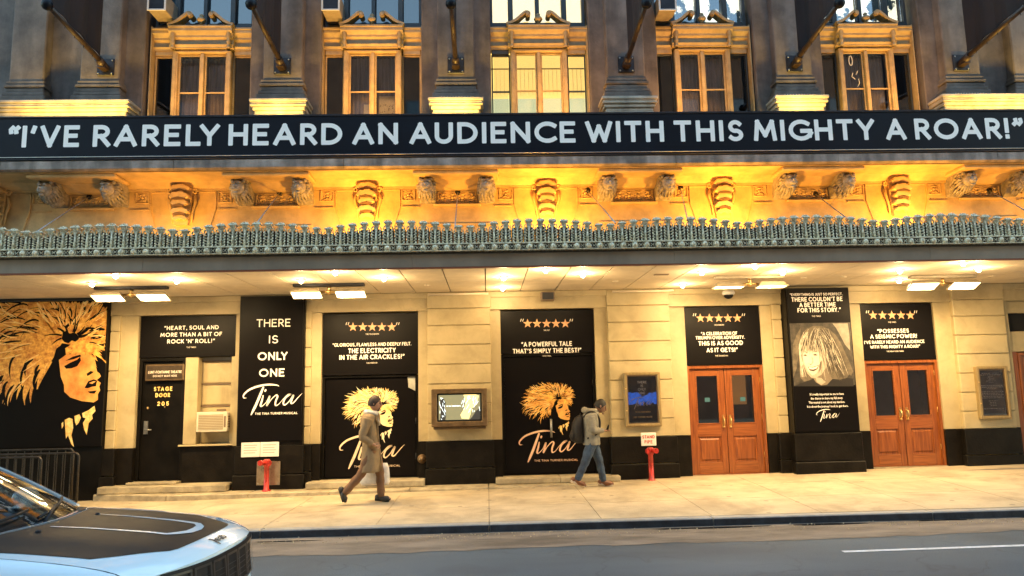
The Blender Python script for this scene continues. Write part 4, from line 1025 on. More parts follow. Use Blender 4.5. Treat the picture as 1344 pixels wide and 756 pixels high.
# ================================================================== signs
def board(name, label, cat, px0, px1, z0, z1, yf, m='print', th=.03, group=None, x=None):
    t = thing(name, label, cat, group=group)
    a, b = x
    G().box(a, b, yf, yf+th, z0, z1).build('board', m, t, bevel=.003)
    return t
def tline(g, s, pc, pb, hp, wp, Y, sw=.19, y=None, cap=2, track=.14):
    p = at(pc, pb, Y); k = (Y+14)/F_PX*1.01
    return text(g, s, p.x, p.z, hp*k, sw, (Y if y is None else y), width=wp*k if wp else None, track=track, cap=cap)
def stars(t, xs_, py, Y, qx):
    k = (Y+14)/F_PX
    for px in xs_:
        p = at(px, py, Y); g = G(); star(g, p.x, p.z, 6.4*k, Y-.002); g.build('star', 'star', t)
    g = G()
    for px, d in zip(qx, (-1, 1)):
        p = at(px, py-4.5, Y)
        for e in (-.02, .02): g.ribbon([(p.x+e+.008, p.z+.02), (p.x+e-.006, p.z-.02)], .014, Y-.002, 2)
    g.build('quote_marks', 'cream_ltr', t)
def quote(label, x0, x1, z0, z1, yf, lines, smalls, st=None, th=.03):
    t = board('quote_poster', label, 'poster', 0, 0, z0, z1, yf, x=(x0, x1), group='black quote posters over the doors', th=th)
    for s, c, b, h, w in lines: tline(G(), s, c, b, h, w, yf-.002, .185 if h > 4.5 else .17).build('lettering', 'ltr', t)
    for s, c, b, w in smalls: tline(G(), s, c, b+.8, 1.9, w, yf-.002, .14, cap=1).build('credit_line', 'cream_ltr', t)
    if st: stars(t, st[0], st[1], yf, st[2])
    rebase(t, ((x0+x1)/2, yf, z0)); return t
Q1 = quote('black poster quoting HEART, SOUL and ROCK N ROLL over the stage door', -6.49, -4.72, 2.43, 3.20, -.045,
      [('“HEART, SOUL AND', 251.3, 432.7, 5.3, 69), ('MORE THAN A BIT OF', 251, 441.6, 5.3, 78), ("ROCK `N' ROLL!”", 250.5, 450.4, 5.3, 60)], [('THE TIMES', 251, 456, 12)])
Q2 = quote('five star poster reading THE ELECTRICITY IN THE AIR CRACKLES', -3.095, -1.295, 2.03, 3.19, -.045,
      [('“GLORIOUS, FLAWLESS AND DEEPLY FELT.', 488.2, 454.2, 4.4, 101), ('THE ELECTRICITY', 488.2, 463.2, 6.2, 61), ('IN THE AIR CRACKLES!”', 488, 471.6, 6.2, 83)],
      [('THE TELEGRAPH', 488.5, 438.6, 17), ('THE MIRROR', 488, 476.5, 14)], ((463.3, 476.2, 488.6, 501.2, 514.2), 429.2, (456, 522)))
Q3 = quote('tall black poster reading A POWERFUL TALE THATS SIMPLY THE BEST', .275, 2.065, 2.37, 3.19, -.045,
      [('“A POWERFUL TALE', 717.6, 454.6, 6.2, 66), ("THAT'S SIMPLY THE BEST!”", 718, 463.4, 6.2, 89)], [('TIME OUT', 717.5, 433.6, 8), ('DAILY MAIL', 718, 467.2, 11)], ((692.5, 704.8, 717.3, 729.6, 742), 424.7, (685, 749.7)))
Q4 = quote('five star poster reading THIS IS AS GOOD AS IT GETS over wooden doors', 3.825, 5.285, 2.08, 3.20, -.065,
      [('“A CELEBRATION OF', 944, 439.8, 4.4, 48), ('TRIUMPH OVER ADVERSITY.', 945.4, 445.2, 4.4, 65), ('THIS IS AS GOOD', 946, 453.2, 5.8, 59), ('AS IT GETS!”', 947.8, 462.2, 5.8, 41)],
      [('THE STANDARD', 944, 426.6, 13), ('THE GUARDIAN', 947, 467, 17)], ((919.3, 931.2, 943.3, 955.4, 967.6), 417.6, (911.5, 975.6)))
Q5 = quote('black poster reading POSSESSES A SEISMIC POWER over wooden doors right of the portrait', 7.275, 8.70, 2.11, 3.20, -.065,
      [('“POSSESSES', 1172.4, 436.9, 5.4, 42.6), ('A SEISMIC POWER!', 1173, 444, 5.4, 63), ("I'VE RARELY HEARD AN AUDIENCE", 1174, 450.8, 4.2, 81), ('WITH THIS MIGHTY A ROAR!”', 1175, 457, 4.2, 67)],
      [('THE TIMES', 1171, 423, 11), ('THE NEW YORK TIMES', 1175, 461.2, 23)], ((1145.9, 1158.3, 1170.6, 1182.6, 1194.8), 413.8, (1138.5, 1201.5)))

# ---- gold hair artwork, drawn once in its own units (x right, y down) and printed flat
def hair_print(t, xn, zn, k, Y, seed, clip=None, face='skin_print', hairm='gold', lt='goldlt', dark='print'):
    "xn, zn: the tip of the nose on the wall; k metres per unit"
    rnd = random.Random(seed)
    def P(x, y): return (xn+(x-450)*k, zn-(y-400)*k)
    def inside(x, z): return clip is None or (clip[0] < x < clip[1] and clip[2] < z < clip[3])
    RAD = [(0, 205), (12, 225), (25, 235), (38, 245), (50, 225), (62, 215), (78, 200), (92, 205), (108, 225), (122, 260), (136, 310), (150, 365), (162, 425), (174, 465), (185, 475), (196, 455), (206, 420), (216, 385), (226, 350), (234, 250), (242, 190)]
    def rad(a):
        for (a0, r0), (a1, r1) in zip(RAD[:-1], RAD[1:]):
            if a0 <= a <= a1: return r0+(r1-r0)*(a-a0)/(a1-a0)
        return RAD[-1][1]
    ox, oy = 300, 235
    base = G(); n = 96; pts = []
    for i in range(n+1):
        a = -14+(252)*i/n; r = rad(max(0, a))*(.80 if i % 2 else .84+.14*rnd.random())
        if a > 200: r *= .9
        x, z = P(ox+r*math.cos(R(a)), oy-r*math.sin(R(a))); 
        if clip: x = min(max(x, clip[0]), clip[1]); z = min(max(z, clip[2]), clip[3])
        pts.append((x, Y-.0010, z))
    cx, cz = P(ox-20, oy+10); c0 = (cx, Y-.0010, cz)
    base.add([c0]+pts, [(0, i+2, i+1) for i in range(n)]); base.build('hair_print', hairm, t)
    def strand(g, a, r0, r1, w, y, bend=0):
        m = 7; pp = []; ww = []
        for j in range(m+1):
            u = j/m; r = r0+(r1-r0)*u; aa = a+bend*u*u
            x, z = P(ox+r*math.cos(R(aa)), oy-r*math.sin(R(aa)))
            if not inside(x, z): break
            pp.append((x, z)); ww.append(max(.4*k, w*k*math.sin(PI*(.12+.86*u))**.8))
        if len(pp) > 2: g.ribbon(pp, ww, y, 0, False)
    g1 = G(); g2 = G(); g3 = G()
    for i in range(150):
        a = rnd.uniform(-14, 236); rr_ = rad(max(0, a)); strand(g1, a, rr_*.45, rr_*rnd.uniform(.86, 1.04), rnd.uniform(9, 18), Y-.0016-rnd.random()*.0003, rnd.uniform(-4, 16) if a > 60 else rnd.uniform(-12, 6))
    g1.build('hair_lock_print', hairm, t)
    for i in range(96):
        a = rnd.uniform(-10, 236); rr_ = rad(max(0, a)); r0 = rr_*rnd.uniform(.30, .88)
        strand(g2, a, r0, min(rr_*1.03, r0+rr_*rnd.uniform(.12, .34)), rnd.uniform(3, 10) if a < 195 else rnd.uniform(8, 17), Y-.0024-rnd.random()*.0003, rnd.uniform(2, 22) if a > 60 else rnd.uniform(-14, 8))
    g2.build('shade_print', dark, t)
    for i in range(110):
        a = rnd.uniform(-10, 236); rr_ = rad(max(0, a)); r0 = rr_*rnd.uniform(.25, .85)
        strand(g3, a, r0, min(rr_*1.05, r0+rr_*rnd.uniform(.12, .35)), rnd.uniform(3, 8), Y-.0032-rnd.random()*.0003, rnd.uniform(-7, 7))
    g3.build('highlight_print', lt, t)
    def poly(g, pp, y):
        q = []
        for x, y_ in pp:
            x, z = P(x, y_); q.append((x, z))
        a = sum(q[i][0]*q[(i+1) % len(q)][1]-q[(i+1) % len(q)][0]*q[i][1] for i in range(len(q)))
        if a < 0: q = q[::-1]
        g.poly([(x, y, z) for x, z in q])
    sh = G()
    poly(sh, [(282, 200), (296, 190), (312, 204), (330, 198), (345, 210), (352, 228), (338, 240), (322, 234), (308, 246), (290, 240), (278, 226)], Y-.0036)
    poly(sh, [(288, 172), (304, 158), (308, 170), (294, 184)], Y-.0036)
    poly(sh, [(258, 268), (280, 252), (300, 258), (312, 285), (290, 300), (275, 320), (272, 360), (284, 400), (296, 440), (320, 480), (420, 505), (330, 560), (230, 600), (150, 560), (170, 470), (186, 442), (205, 436), (212, 416), (238, 398), (236, 372), (252, 350), (246, 318)], Y-.0037)
    for q in range(14):
        a0 = rnd.uniform(-30, 200); x0, y0 = 312+36*math.cos(R(a0)), 218-22*math.sin(R(a0)); ln = rnd.uniform(30, 75)
        pp = [P(x0+ln*u*math.cos(R(a0+18*u)), y0-ln*u*math.sin(R(a0+18*u))) for u in (0, .33, .66, 1)]; sh.ribbon(pp, [8*k, 7*k, 5*k, 2*k], Y-.0038-.00002*q, 0, False)
    sh.build('shade_print', dark, t)
    f = G(); poly(f, [(272, 318), (300, 296), (345, 290), (400, 280), (425, 318), (432, 345), (455, 392), (438, 408), (456, 420), (450, 436), (455, 452), (446, 468), (448, 492), (430, 503), (380, 497), (330, 480), (303, 455), (300, 425), (284, 390)], Y-.0042)
    f.build('face_print', face, t)
    d = G()
    poly(d, [(296, 345), (322, 330), (350, 318), (362, 305), (366, 322), (352, 346), (328, 355), (305, 356)], Y-.0048)
    poly(d, [(300, 322), (330, 305), (362, 296), (366, 304), (334, 316)], Y-.0048)
    poly(d, [(392, 380), (410, 368), (424, 372), (412, 382), (398, 390)], Y-.0048)
    poly(d, [(388, 440), (402, 412), (425, 404), (440, 410), (436, 434), (420, 436), (402, 442)], Y-.0048)
    poly(d, [(402, 456), (440, 452), (432, 466), (412, 464)], Y-.0048)
    poly(d, [(430, 345), (440, 360), (450, 380), (438, 372)], Y-.0048)
    d.build('feature_print', dark, t)
    l = G(); poly(l, [(403, 444), (437, 436), (452, 440), (436, 451), (412, 452)], Y-.0052); poly(l, [(405, 420), (425, 412), (434, 414), (420, 424)], Y-.0052); l.build('lip_print', face, t)
    nk = G()
    poly(nk, [(312, 575), (330, 566), (345, 572), (350, 610), (344, 640), (358, 690), (346, 678), (330, 640), (322, 655), (318, 620)], Y-.0040)
    poly(nk, [(352, 560), (372, 552), (380, 566), (372, 588), (362, 600), (356, 584)], Y-.0041)
    poly(nk, [(384, 548), (410, 536), (434, 518), (440, 540), (426, 556), (430, 572), (414, 590), (408, 640), (396, 616), (390, 590), (400, 570), (388, 566)], Y-.0041)
    poly(nk, [(300, 590), (306, 582), (308, 600), (302, 612)], Y-.0041)
    nk.build('neck_print', lt, t)
    fr = G(); poly(fr, [(296, 268), (328, 246), (372, 248), (410, 262), (446, 296), (428, 300), (404, 286), (384, 300), (362, 288), (340, 300), (318, 290), (302, 304)], Y-.0050)
    for i in range(16):                              # fringe falling over the brow, to the right
        x0, y0 = rnd.uniform(320, 380), rnd.uniform(235, 285); x1, y1 = rnd.uniform(400, 478), rnd.uniform(250, 335)
        pp = [P(x0+(x1-x0)*u, y0+(y1-y0)*u-18*math.sin(PI*u)) for u in [j/5 for j in range(6)]]
        fr.ribbon(pp, [max(.4*k, 10*k*math.sin(PI*(.15+.8*j/5))) for j in range(6)], Y-.0056-i*.00003, 0, False)
    fr.build('fringe_print', hairm, t)

# ---- big mural at the left
M['muralblack'] = mat('mural_black', (.012, .008, .006), .45)
mu = thing('hair_mural', 'huge black mural of a golden haired singer in profile at the far left', 'poster')
G().box(-10.6, -7.0, -.255, -.205, .84, 3.50).build('board', 'print', mu, bevel=.004)
ym = -.256; pn = at(131, 496.4, ym); km = (ym+14)/F_PX/3.4375*1.015
hair_print(mu, pn.x, pn.z, km, ym, 5, (-10.5, -7.02, .86, 3.49))
G().box(-10.62, -6.995, -.275, -.205, 3.502, 3.53).build('top_rail', 'wdark', mu)
rebase(mu, (-8.8, -.25, .84))

# ---- door posters with hair art and script
def door_poster(label, x0, x1, z0, z1, yf, nose, ks, sx0, sx1, sy1, tag_, script_m, hm, lm, torn=False, seed=8):
    t = thing('door_poster', label, 'poster', group='posters filling the boarded doors')
    G().box(x0, x1, yf, yf+.012, z0, z1).build('sheet', 'print', t)
    p = at(nose[0], nose[1], yf); hair_print(t, p.x, p.z, ks, yf, seed, None, hairm=hm, lt=lm, face='skin_print' if hm == 'gold' else 'skin_pale')
    a = at(sx0, sy1, yf); b = at(sx1, sy1, yf); g = G(); script(g, a.x, a.z, b.x-a.x, yf-.006, 1.15); g.build('script_lettering', script_m, t)
    g = G(); tline(g, 'THE TINA TURNER MUSICAL', (tag_[0]+tag_[1])/2, tag_[2], 2.5, tag_[1]-tag_[0], yf-.0065, .16, cap=1); g.build('lettering', script_m, t)
    if torn:
        q = at(535, 494.5, yf); q2 = at(545, 513, yf)
        G().add([(q.x, yf-.004, q.z), (q2.x, yf-.006, q2.z), (q.x+.02, yf-.05, q.z-.20)], [(0, 1, 2)]).add([(q.x, yf-.002, q.z), (q2.x, yf-.003, q2.z), (q2.x, yf-.004, q.z)], [(0, 1, 2)]).build('curled_corner', 'curtainw', t)
    rebase(t, ((x0+x1)/2, yf, z0)); return t
M['skin_pale'] = mat('pale_face_print', (1.0, .80, .50), .45, var=.2, vs=6, col2=(.98, .62, .25))
M['gold2'] = mat('sun_bleached_gold_print', (1.0, .74, .34), .45, var=.5, vs=14, col2=(.9, .50, .12))
M['goldlt2'] = mat('pale_gold_print', (1.0, .86, .58), .45, var=.2, vs=18)
K3 = .1004*(14)/F_PX*1.01
D2 = door_poster('black door poster of golden hair with a peeling corner, behind the long coat', -3.03, -1.36, .15, 1.96, .035, (515.5, 549), K3*1.05, 445, 530, 617.5, (466, 524, 613), 'paleltr', 'gold2', 'goldlt2', True, 8)
D3 = door_poster('black door poster of golden hair over a copper script name, below A POWERFUL TALE', .335, 2.005, .13, 2.31, .035, (747.7, 540.7), K3, 681.4, 759.5, 608.5, (702, 758, 605.3), 'roseltr', 'gold', 'goldlt', False, 9)
h = thing('door_pull', 'grey vertical pull handle on the middle poster door below the golden hair', 'handle')
p = at(723.5, 562, 0); G().tube([(p.x, .0, p.z-.17), (p.x, 0, p.z+.17)], .022, 10).build('bar', 'steelg', h); q = G()
for e in (-.12, .12): q.tube([(p.x, 0, p.z+e), (p.x, .03, p.z+e)], .014)
q.build('standoff', 'steelg', h); rebase(h, (p.x, .03, p.z))

# ---- column poster one
yf = -.295
c1 = thing('column_poster', 'tall black poster reading THERE IS ONLY ONE with a white script name', 'poster', group='tall posters on the projecting columns')
G().box(-4.555, -3.405, yf, -.262, .86, 3.50).build('board', 'print', c1, bevel=.004)
for s, c, b, h, w, sw_ in (('THERE', 358.9, 429, 10.2, 43.5, .13), ('IS', 358.9, 450.6, 10.2, 12, .13), ('ONLY', 357.7, 472.7, 10.4, 38, .185), ('ONE', 356.6, 494.5, 10.4, 32.5, .185)): tline(G(), s, c, b, h, w, yf-.002, sw_, cap=4).build('lettering', 'ltr', c1)
a = at(318, 546.5, yf); b = at(395.5, 546.5, yf); g = G(); script(g, a.x, a.z, b.x-a.x, yf-.003, 1.2); g.build('script_lettering', 'ltr', c1)
g = G(); tline(g, 'THE TINA TURNER MUSICAL', 362.5, 544, 2.9, 53.6, yf-.0035, .19, cap=1); g.build('tag_lettering', 'ltr', c1)
rebase(c1, (-4, -.262, .86))

# ---- column poster two with the portrait
yf = -.415
c2 = thing('column_poster', 'tall black poster with a sepia portrait of a smiling woman between wooden doors', 'poster', group='tall posters on the projecting columns')
G().box(5.705, 6.905, yf, -.382, .82, 3.47).build('board', 'print', c2, bevel=.004)
for s, c, b, h, w in (('“EVERYTHING IS JUST SO PERFECT.', 1071.4, 388, 3.5, 71), ("THERE COULDN'T BE", 1072.4, 395.6, 6, 69), ('A BETTER TIME', 1073.2, 402.8, 6, 49), ('FOR THIS STORY.”', 1075.3, 409.8, 6, 58)): tline(G(), s, c, b, h, w, yf-.002, .19 if h > 4 else .17).build('lettering', 'ltr', c2)
g = G(); tline(g, 'THE TIMES', 1071.5, 416, 2, 12, yf-.002, .15, cap=1); g.build('credit_line', 'cream_ltr', c2)
kp = (yf+14)/F_PX
for s, c, b, w in (('It’s really important to me to have', 1085.2, 518.6, 45.6), ('the chance to share my full story.', 1085.3, 524, 43), ('This musical is not about my stardom.', 1085.3, 529.3, 48.5), ('It is about the journey I took to get there.', 1086.5, 534.6, 55)):
    p = at(c, b, yf); small_text(s, .060, p.x, p.z, yf-.002, 'lettering', 'ltr', c2, width=w*kp)
a = at(1072, 554.5, yf); b = at(1103, 554.5, yf); g = G(); script(g, a.x, a.z, b.x-a.x, yf-.003, 1.0); g.build('signature', 'ltr', c2)
# portrait: zoom units of 3.878 per photo pixel
def PP(x, y): p = at(1025+x/3.878, 375+y/3.878, yf); return (p.x, p.z)
def ppoly(pts, lay, name, m):
    q = [PP(*p) for p in pts]; a = sum(q[i][0]*q[(i+1) % len(q)][1]-q[(i+1) % len(q)][0]*q[i][1] for i in range(len(q)))
    if a < 0: q = q[::-1]
    G().poly([(x, yf-.001-.0005*lay, z) for x, z in q]).build(name, m, c2)
SEP = {n: mat('sepia_'+n, c, .5, var=v, vs=9) for n, c, v in (('back', (.07, .058, .044), .6), ('glow', (.34, .30, .23), .3), ('hair', (.17, .135, .09), .5), ('hairlight', (.70, .62, .47), .3), ('hairdark', (.035, .026, .018), .3), ('skin', (.50, .42, .31), .15), ('skinlight', (.74, .66, .51), .1), ('skinshade', (.24, .185, .125), .2), ('shirt', (.02, .016, .013), .3), ('teeth', (.95, .88, .72), .05), ('line', (.10, .06, .035), .2))}
x0_, z1_ = 5.72, PP(40, 192)[1]; z0_ = PP(60, 512)[1]
G().box(x0_, 6.89, yf-.0012, yf+.01, z0_, z1_).build('portrait_ground', SEP['back'], c2)
ppoly([(262, 192), (340, 192), (348, 250), (352, 330), (326, 300), (300, 250), (280, 215)], 1, 'portrait_glow', SEP['glow'])
ppoly([(60, 300), (84, 240), (100, 215), (96, 300), (80, 420), (62, 470)], 1, 'portrait_blur', SEP['hair'])
ppoly([(100, 470), (92, 420), (90, 360), (86, 310), (98, 262), (124, 226), (160, 206), (205, 204), (246, 222), (280, 252), (304, 290), (322, 330), (345, 380), (368, 436), (358, 458), (345, 452), (332, 478), (310, 492), (285, 500), (262, 490), (240, 470), (150, 480), (118, 488)], 2, 'portrait_hair', SEP['hair'])
ppoly([(62, 512), (92, 500), (140, 483), (165, 472), (178, 492), (205, 508), (235, 503), (262, 474), (300, 478), (340, 468), (366, 474), (370, 512)], 2.6, 'portrait_shirt', SEP['shirt'])
ppoly([(163, 440), (240, 410), (262, 474), (235, 503), (205, 508), (178, 492), (165, 472)], 2.9, 'portrait_neck', SEP['skinshade'])
ppoly([(176, 466), (205, 470), (228, 490), (205, 506), (182, 490)], 3.1, 'portrait_neck_light', SEP['skin'])
ppoly([(106, 330), (128, 305), (190, 300), (232, 330), (238, 372), (228, 418), (206, 452), (176, 470), (154, 468), (134, 446), (118, 412), (108, 372)], 4, 'portrait_face', SEP['skin'])
ppoly([(112, 338), (130, 330), (190, 336), (206, 372), (200, 408), (180, 446), (160, 456), (140, 436), (122, 404), (112, 368)], 4.4, 'portrait_face_light', SEP['skinlight'])
ppoly([(154, 360), (162, 366), (166, 390), (156, 398), (158, 380)], 5.5, 'portrait_nose', SEP['skin'])
ppoly([(196, 396), (202, 404), (198, 424), (192, 416)], 5.5, 'portrait_smile_line', SEP['skinshade'])
ppoly([(136, 394), (150, 399), (164, 392), (152, 404)], 6, 'portrait_nostril', SEP['skinshade'])
for e in ((112, 352, 134, 358), (160, 350, 188, 354)):
    ppoly([(e[0], e[1]+3), ((e[0]+e[2])/2, e[1]-4), (e[2], e[3]), ((e[0]+e[2])/2, e[1]+6)], 6, 'portrait_eye', SEP['line'])
    ppoly([(e[0]-2, e[1]-12), ((e[0]+e[2])/2, e[1]-18), (e[2]+3, e[1]-10), ((e[0]+e[2])/2, e[1]-13)], 6, 'portrait_brow', SEP['line'])
ppoly([(136, 412), (160, 414), (192, 404), (186, 424), (166, 436), (146, 432)], 6, 'portrait_mouth', SEP['line'])
ppoly([(140, 414), (162, 417), (188, 408), (182, 420), (164, 426), (146, 424)], 6.5, 'portrait_teeth', SEP['teeth'])
ppoly([(198, 390), (210, 380), (206, 420), (190, 448)], 5.2, 'portrait_jaw', SEP['skinshade'])
rnd = random.Random(2); gl, gd, gm = G(), G(), G()
for i in range(190):
    kind = rnd.random(); g = gl if kind < .40 else gd if kind < .70 else gm
    if rnd.random() < .42:                          # fringe
        x0 = rnd.uniform(128, 200); x1 = x0+rnd.uniform(-42, 34); y0 = rnd.uniform(212, 240); y1 = rnd.uniform(318, 352)
        P_ = crom([(x0, y0), ((x0*.6+x1*.4)-3, (y0+y1)/2-14), (x1, y1)], 4)
    else:
        s = rnd.random(); x0 = rnd.uniform(170, 240); y0 = rnd.uniform(210, 250)
        x1 = x0+rnd.uniform(55, 130)*(.4+s*.7); y1 = rnd.uniform(400, 490) if s > .3 else rnd.uniform(330, 420)
        if x1 > 362 : x1 = 362
        P_ = crom([(x0, y0), (x0+(x1-x0)*.45, y0+(y1-y0)*.34), (x0+(x1-x0)*.7+rnd.uniform(-8, 8), y0+(y1-y0)*.7), (x1, y1)], 4)
        if rnd.random() < .25: P_ = crom([(rnd.uniform(110, 140), 235), (rnd.uniform(92, 108), 300), (rnd.uniform(96, 112), 380), (rnd.uniform(100, 130), 465)], 4)
    q = [PP(*p) for p in P_]; n_ = len(q); g.ribbon(q, [max(.0006, rnd.uniform(.005, .012)*math.sin(PI*(.1+.85*j/n_))) for j in range(n_)], yf-.0042-.00001*i, 0, False)
gl.build('portrait_hair_light', SEP['hairlight'], c2); gd.build('portrait_hair_dark', SEP['hairdark'], c2); gm.build('portrait_hair_mid', SEP['hair'], c2)
rebase(c2, (6.43, -.382, .82))

# ---- poster cases
def case(label, p0, p1, yf, name='poster_case'):
    t = thing(name, label, 'poster case', group='framed poster cases on the pilasters')
    a = at(p0[0], p0[1], yf); b = at(p1[0], p1[1], yf); x0, x1, z0, z1 = a.x, b.x, b.z, a.z; w = .055
    f = G().frame(x0, x1, yf, yf+.10, z0, z1, w)
    f.build('frame', 'frame_wood', t, bevel=.012)
    i = G(); e = .018; i.frame(x0+w, x1-w, yf+.02, yf+.06, z0+w, z1-w, e)
    i.build('inner_frame', 'bronze', t)
    G().box(x0+w, x1-w, yf+.06, yf+.08, z0+w, z1-w).build('poster_sheet', 'print', t)
    G().box(x0+w+e, x1-w-e, yf+.030, yf+.033, z0+w+e, z1-w-e).build('glass_pane', 'caseglass', t)
    l = G()
    for zz in (z0+.3*(z1-z0), z0+.7*(z1-z0)): l.lathe([(0, -.012), (.012, -.010), (.012, 0)], (x0+w*.5, yf, zz), 8, 'y')
    l.build('lock', 'brass', t)
    return t, x0+w, x1-w, z0+w, z1-w, yf+.0585
M['caseglass'] = glass_mat('case_glass', (.95, .95, .95), .97)
t, x0, x1, z0, z1, yy = case('framed case with a blue and black poster above the STAND PIPE sign', (818.5, 489), (869.5, 559.5), -.29)
G().box(x0+.01, x1-.01, yy-.0004, yy+.001, z0+(z1-z0)*.36, z0+(z1-z0)*.66).build('blue_glow_print', 'bluepr', t)
for sgn, cc in ((1, 0), (-1, 1)):
    q = G(); zz = z0+(z1-z0)*(.37 if cc == 0 else .655); rnd = random.Random(3+cc); pts = [(x0+.01+(x1-x0-.02)*k/12, zz+sgn*rnd.uniform(.0, .10)*(1-abs(k-6)/9)) for k in range(13)]
    pts = [(x0+.01, zz-sgn*.02)]+pts+[(x1-.01, zz-sgn*.02)]
    if sgn > 0: pts = pts[::-1]
    q.poly([(a_, yy-.0009, b_) for a_, b_ in (pts[::-1] if sgn > 0 else pts[::-1])]).build('dark_print', 'print', t)
g = G()
for s, y_ in (('THERE', 503.3), ('IS', 508), ('ONLY', 512.7), ('ONE', 517.4)): tline(g, s, 842.5, y_, 3.2, None, yy-.0015, .17, cap=2)
g.build('lettering', 'ltr', t); a = at(828, 538, yy); b = at(858, 538, yy); g = G(); script(g, a.x, a.z, b.x-a.x, yy-.002, 1.3); g.build('script_lettering', 'paleltr', t)
g = G(); tline(g, 'THE TINA TURNER MUSICAL', 844, 541.5, 1.6, 20, yy-.0016, .2, cap=1); tline(g, 'LUNT-FONTANNE THEATRE', 844, 548.5, 2.2, 24, yy-.0016, .2, cap=1)
g.build('credit_lettering', 'goldlt', t); rebase(t, ((x0+x1)/2, -.2, z0))
t, x0, x1, z0, z1, yy = case('pale framed case with a black credits sheet on the far right pilaster', (1281, 481), (1329.5, 549.5), -.29)
g = G(); rnd = random.Random(9); cx = (x0+x1)/2; H = z1-z0; z = z1-.05
rows = [(.34, .018), (.40, .02), (.10, .014), (0, 0), ('s', 0), (.2, .012), (.1, .012), (0, 0), (.44, .018), (.46, .018), (.2, .012), (0, .0), (.44, .014), (.40, .014), (.44, .014), (.38, .014), (.42, .014), (0, 0), (.18, .012), (.14, .012), (.16, .012), (.12, .012), (0, 0), (.40, .014)]
for w, h in rows:
    z -= .029
    if w == 's': script(g, cx-.07, z-.03, .14, yy-.002, 1.4); continue
    if not w: continue
    w = min(w, x1-x0-.06); xx = cx-w/2
    while xx < cx+w/2-.01:
        l = rnd.uniform(.02, .06); l = min(l, cx+w/2-xx); g.ribbon([(xx+.004, z), (xx+l-.006, z)], h*.62, yy-.001, 1); xx += l+.006
g.build('fine_print', 'cream_ltr', t); rebase(t, ((x0+x1)/2, -.2, z0))

# ---- display screen
t = thing('display_case', 'bronze wall case holding a lit video screen on the middle left pilaster', 'display')
yf = -.46; a = at(566, 511, yf); b = at(640, 559, yf); x0, x1, z0, z1 = a.x, b.x, b.z, a.z
g = G(); w = .10
g.frame(x0, x1, yf, -.205, z0, z1, w, w*.9, w*.8)
g.build('case', 'bronze', t, bevel=.012)
G().box(x0+w, x1-w, yf+.04, yf+.06, z0+w*.9, z1-w*.8).build('screen_bezel', 'carblack', t)
sx0, sx1, sz0, sz1 = x0+w+.03, x1-w-.03, z0+w*.9+.03, z1-w*.8-.03
def emat(n, c, s): return mat(n, tuple(q*.1 for q in c), .3, emit=c, es=s)
M['scr'] = emat('screen_ground', (.34, .30, .15), .10); M['scr2'] = emat('screen_gold', (1, .72, .25), .18); M['scr3'] = emat('screen_white', (.85, .95, .9), .2); M['scr4'] = emat('screen_dark', (.10, .09, .07), .06)
G().box(sx0, sx1, yf+.036, yf+.0395, sz0, sz1).build('screen', 'scr', t)
SW, SH = sx1-sx0, sz1-sz0
def S(u, v): return (sx0+u*SW, sz0+v*SH)
def spoly(pts, lay, m, n): q = [S(*p) for p in pts]; a = sum(q[i][0]*q[(i+1) % len(q)][1]-q[(i+1) % len(q)][0]*q[i][1] for i in range(len(q))); q = q[::-1] if a < 0 else q; G().poly([(x, yf+.0355-.0006*lay, z) for x, z in q]).build(n, m, t)
spoly([(.74, 0), (1, 0), (1, .45), (.9, .35), (.8, .1)], 0, 'scr4', 'screen_shade')
spoly([(.6, 1), (.66, .7), (.6, .4), (.52, .2), (.55, .05), (.72, .02), (.76, .2), (.80, .45), (.92, .6), (.97, .95), (.9, 1)], 1, 'scr2', 'screen_hair')
rnd = random.Random(6); g = G()
for i in range(26):
    u, v = rnd.uniform(.58, .98), rnd.uniform(.35, 1); g.ribbon([S(u, v), S(max(.5, u+rnd.uniform(-.08, .02)), max(0, v-rnd.uniform(.05, .18)))], .008, yf+.0343-.00001*i, 1)
for i in range(16):
    u, v = rnd.uniform(.02, .15), rnd.uniform(.05, .95); g.ribbon([S(u, v), S(u+rnd.uniform(-.01, .05), max(0, v-rnd.uniform(.03, .15)))], .009, yf+.0343-.00001*i, 1)
g.build('screen_highlights', 'scr3', t)
spoly([(.03, .0), (.06, .5), (.03, .8), (.12, .88), (.17, .7), (.14, .45), (.18, .2), (.16, 0)], .6, 'scr4', 'screen_figure')
g = G(); c = S(.36, .53); text(g, 'THE TINA TURNER MUSICAL', c[0], c[1], .022, .2, yf+.034, width=SW*.36, cap=1); g.build('screen_lettering', 'scr3', t)
G().box(x0+.03, x1-.03, yf+.05, -.21, z0-.05, z0-.001).build('case_bottom', 'bronze', t, bevel=.01)
rebase(t, ((x0+x1)/2, -.2, z0))

# ---- air conditioner in the recessed window
M['acg'] = mat('tan_grille', (.36, .28, .17), .6)
t = thing('window_air_conditioner', 'cream air conditioner jutting from the recessed window beside the stage door', 'air conditioner')
yf = -.20; a = at(258, 541, yf); b = at(297.5, 566.5, yf); x0, x1, z0, z1 = a.x, b.x, b.z, a.z
G().box(x0+.01, x1-.005, yf+.02, .16, z0+.01, z1-.01).build('casing', 'ac', t, bevel=.015)
G().box(x0, x1, yf, yf+.02, z0, z1).build('front_panel', 'ac', t, bevel=.01)
gx1 = x1-.07
G().box(x0+.04, gx1, yf-.004, yf-.001, z0+.04, z1-.05).build('grille_plate', 'acg', t)
for k in range(9): G().box(x0+.045, gx1-.005, yf-.012, yf-.005, z0+.05+.03*k, z0+.056+.03*k).build('slat', 'ac', t)
for k in range(5): G().box(x1-.004, x1+.002, yf+.05, .02, z0+.08+.045*k, z0+.10+.045*k).build('side_vent', 'grille', t)
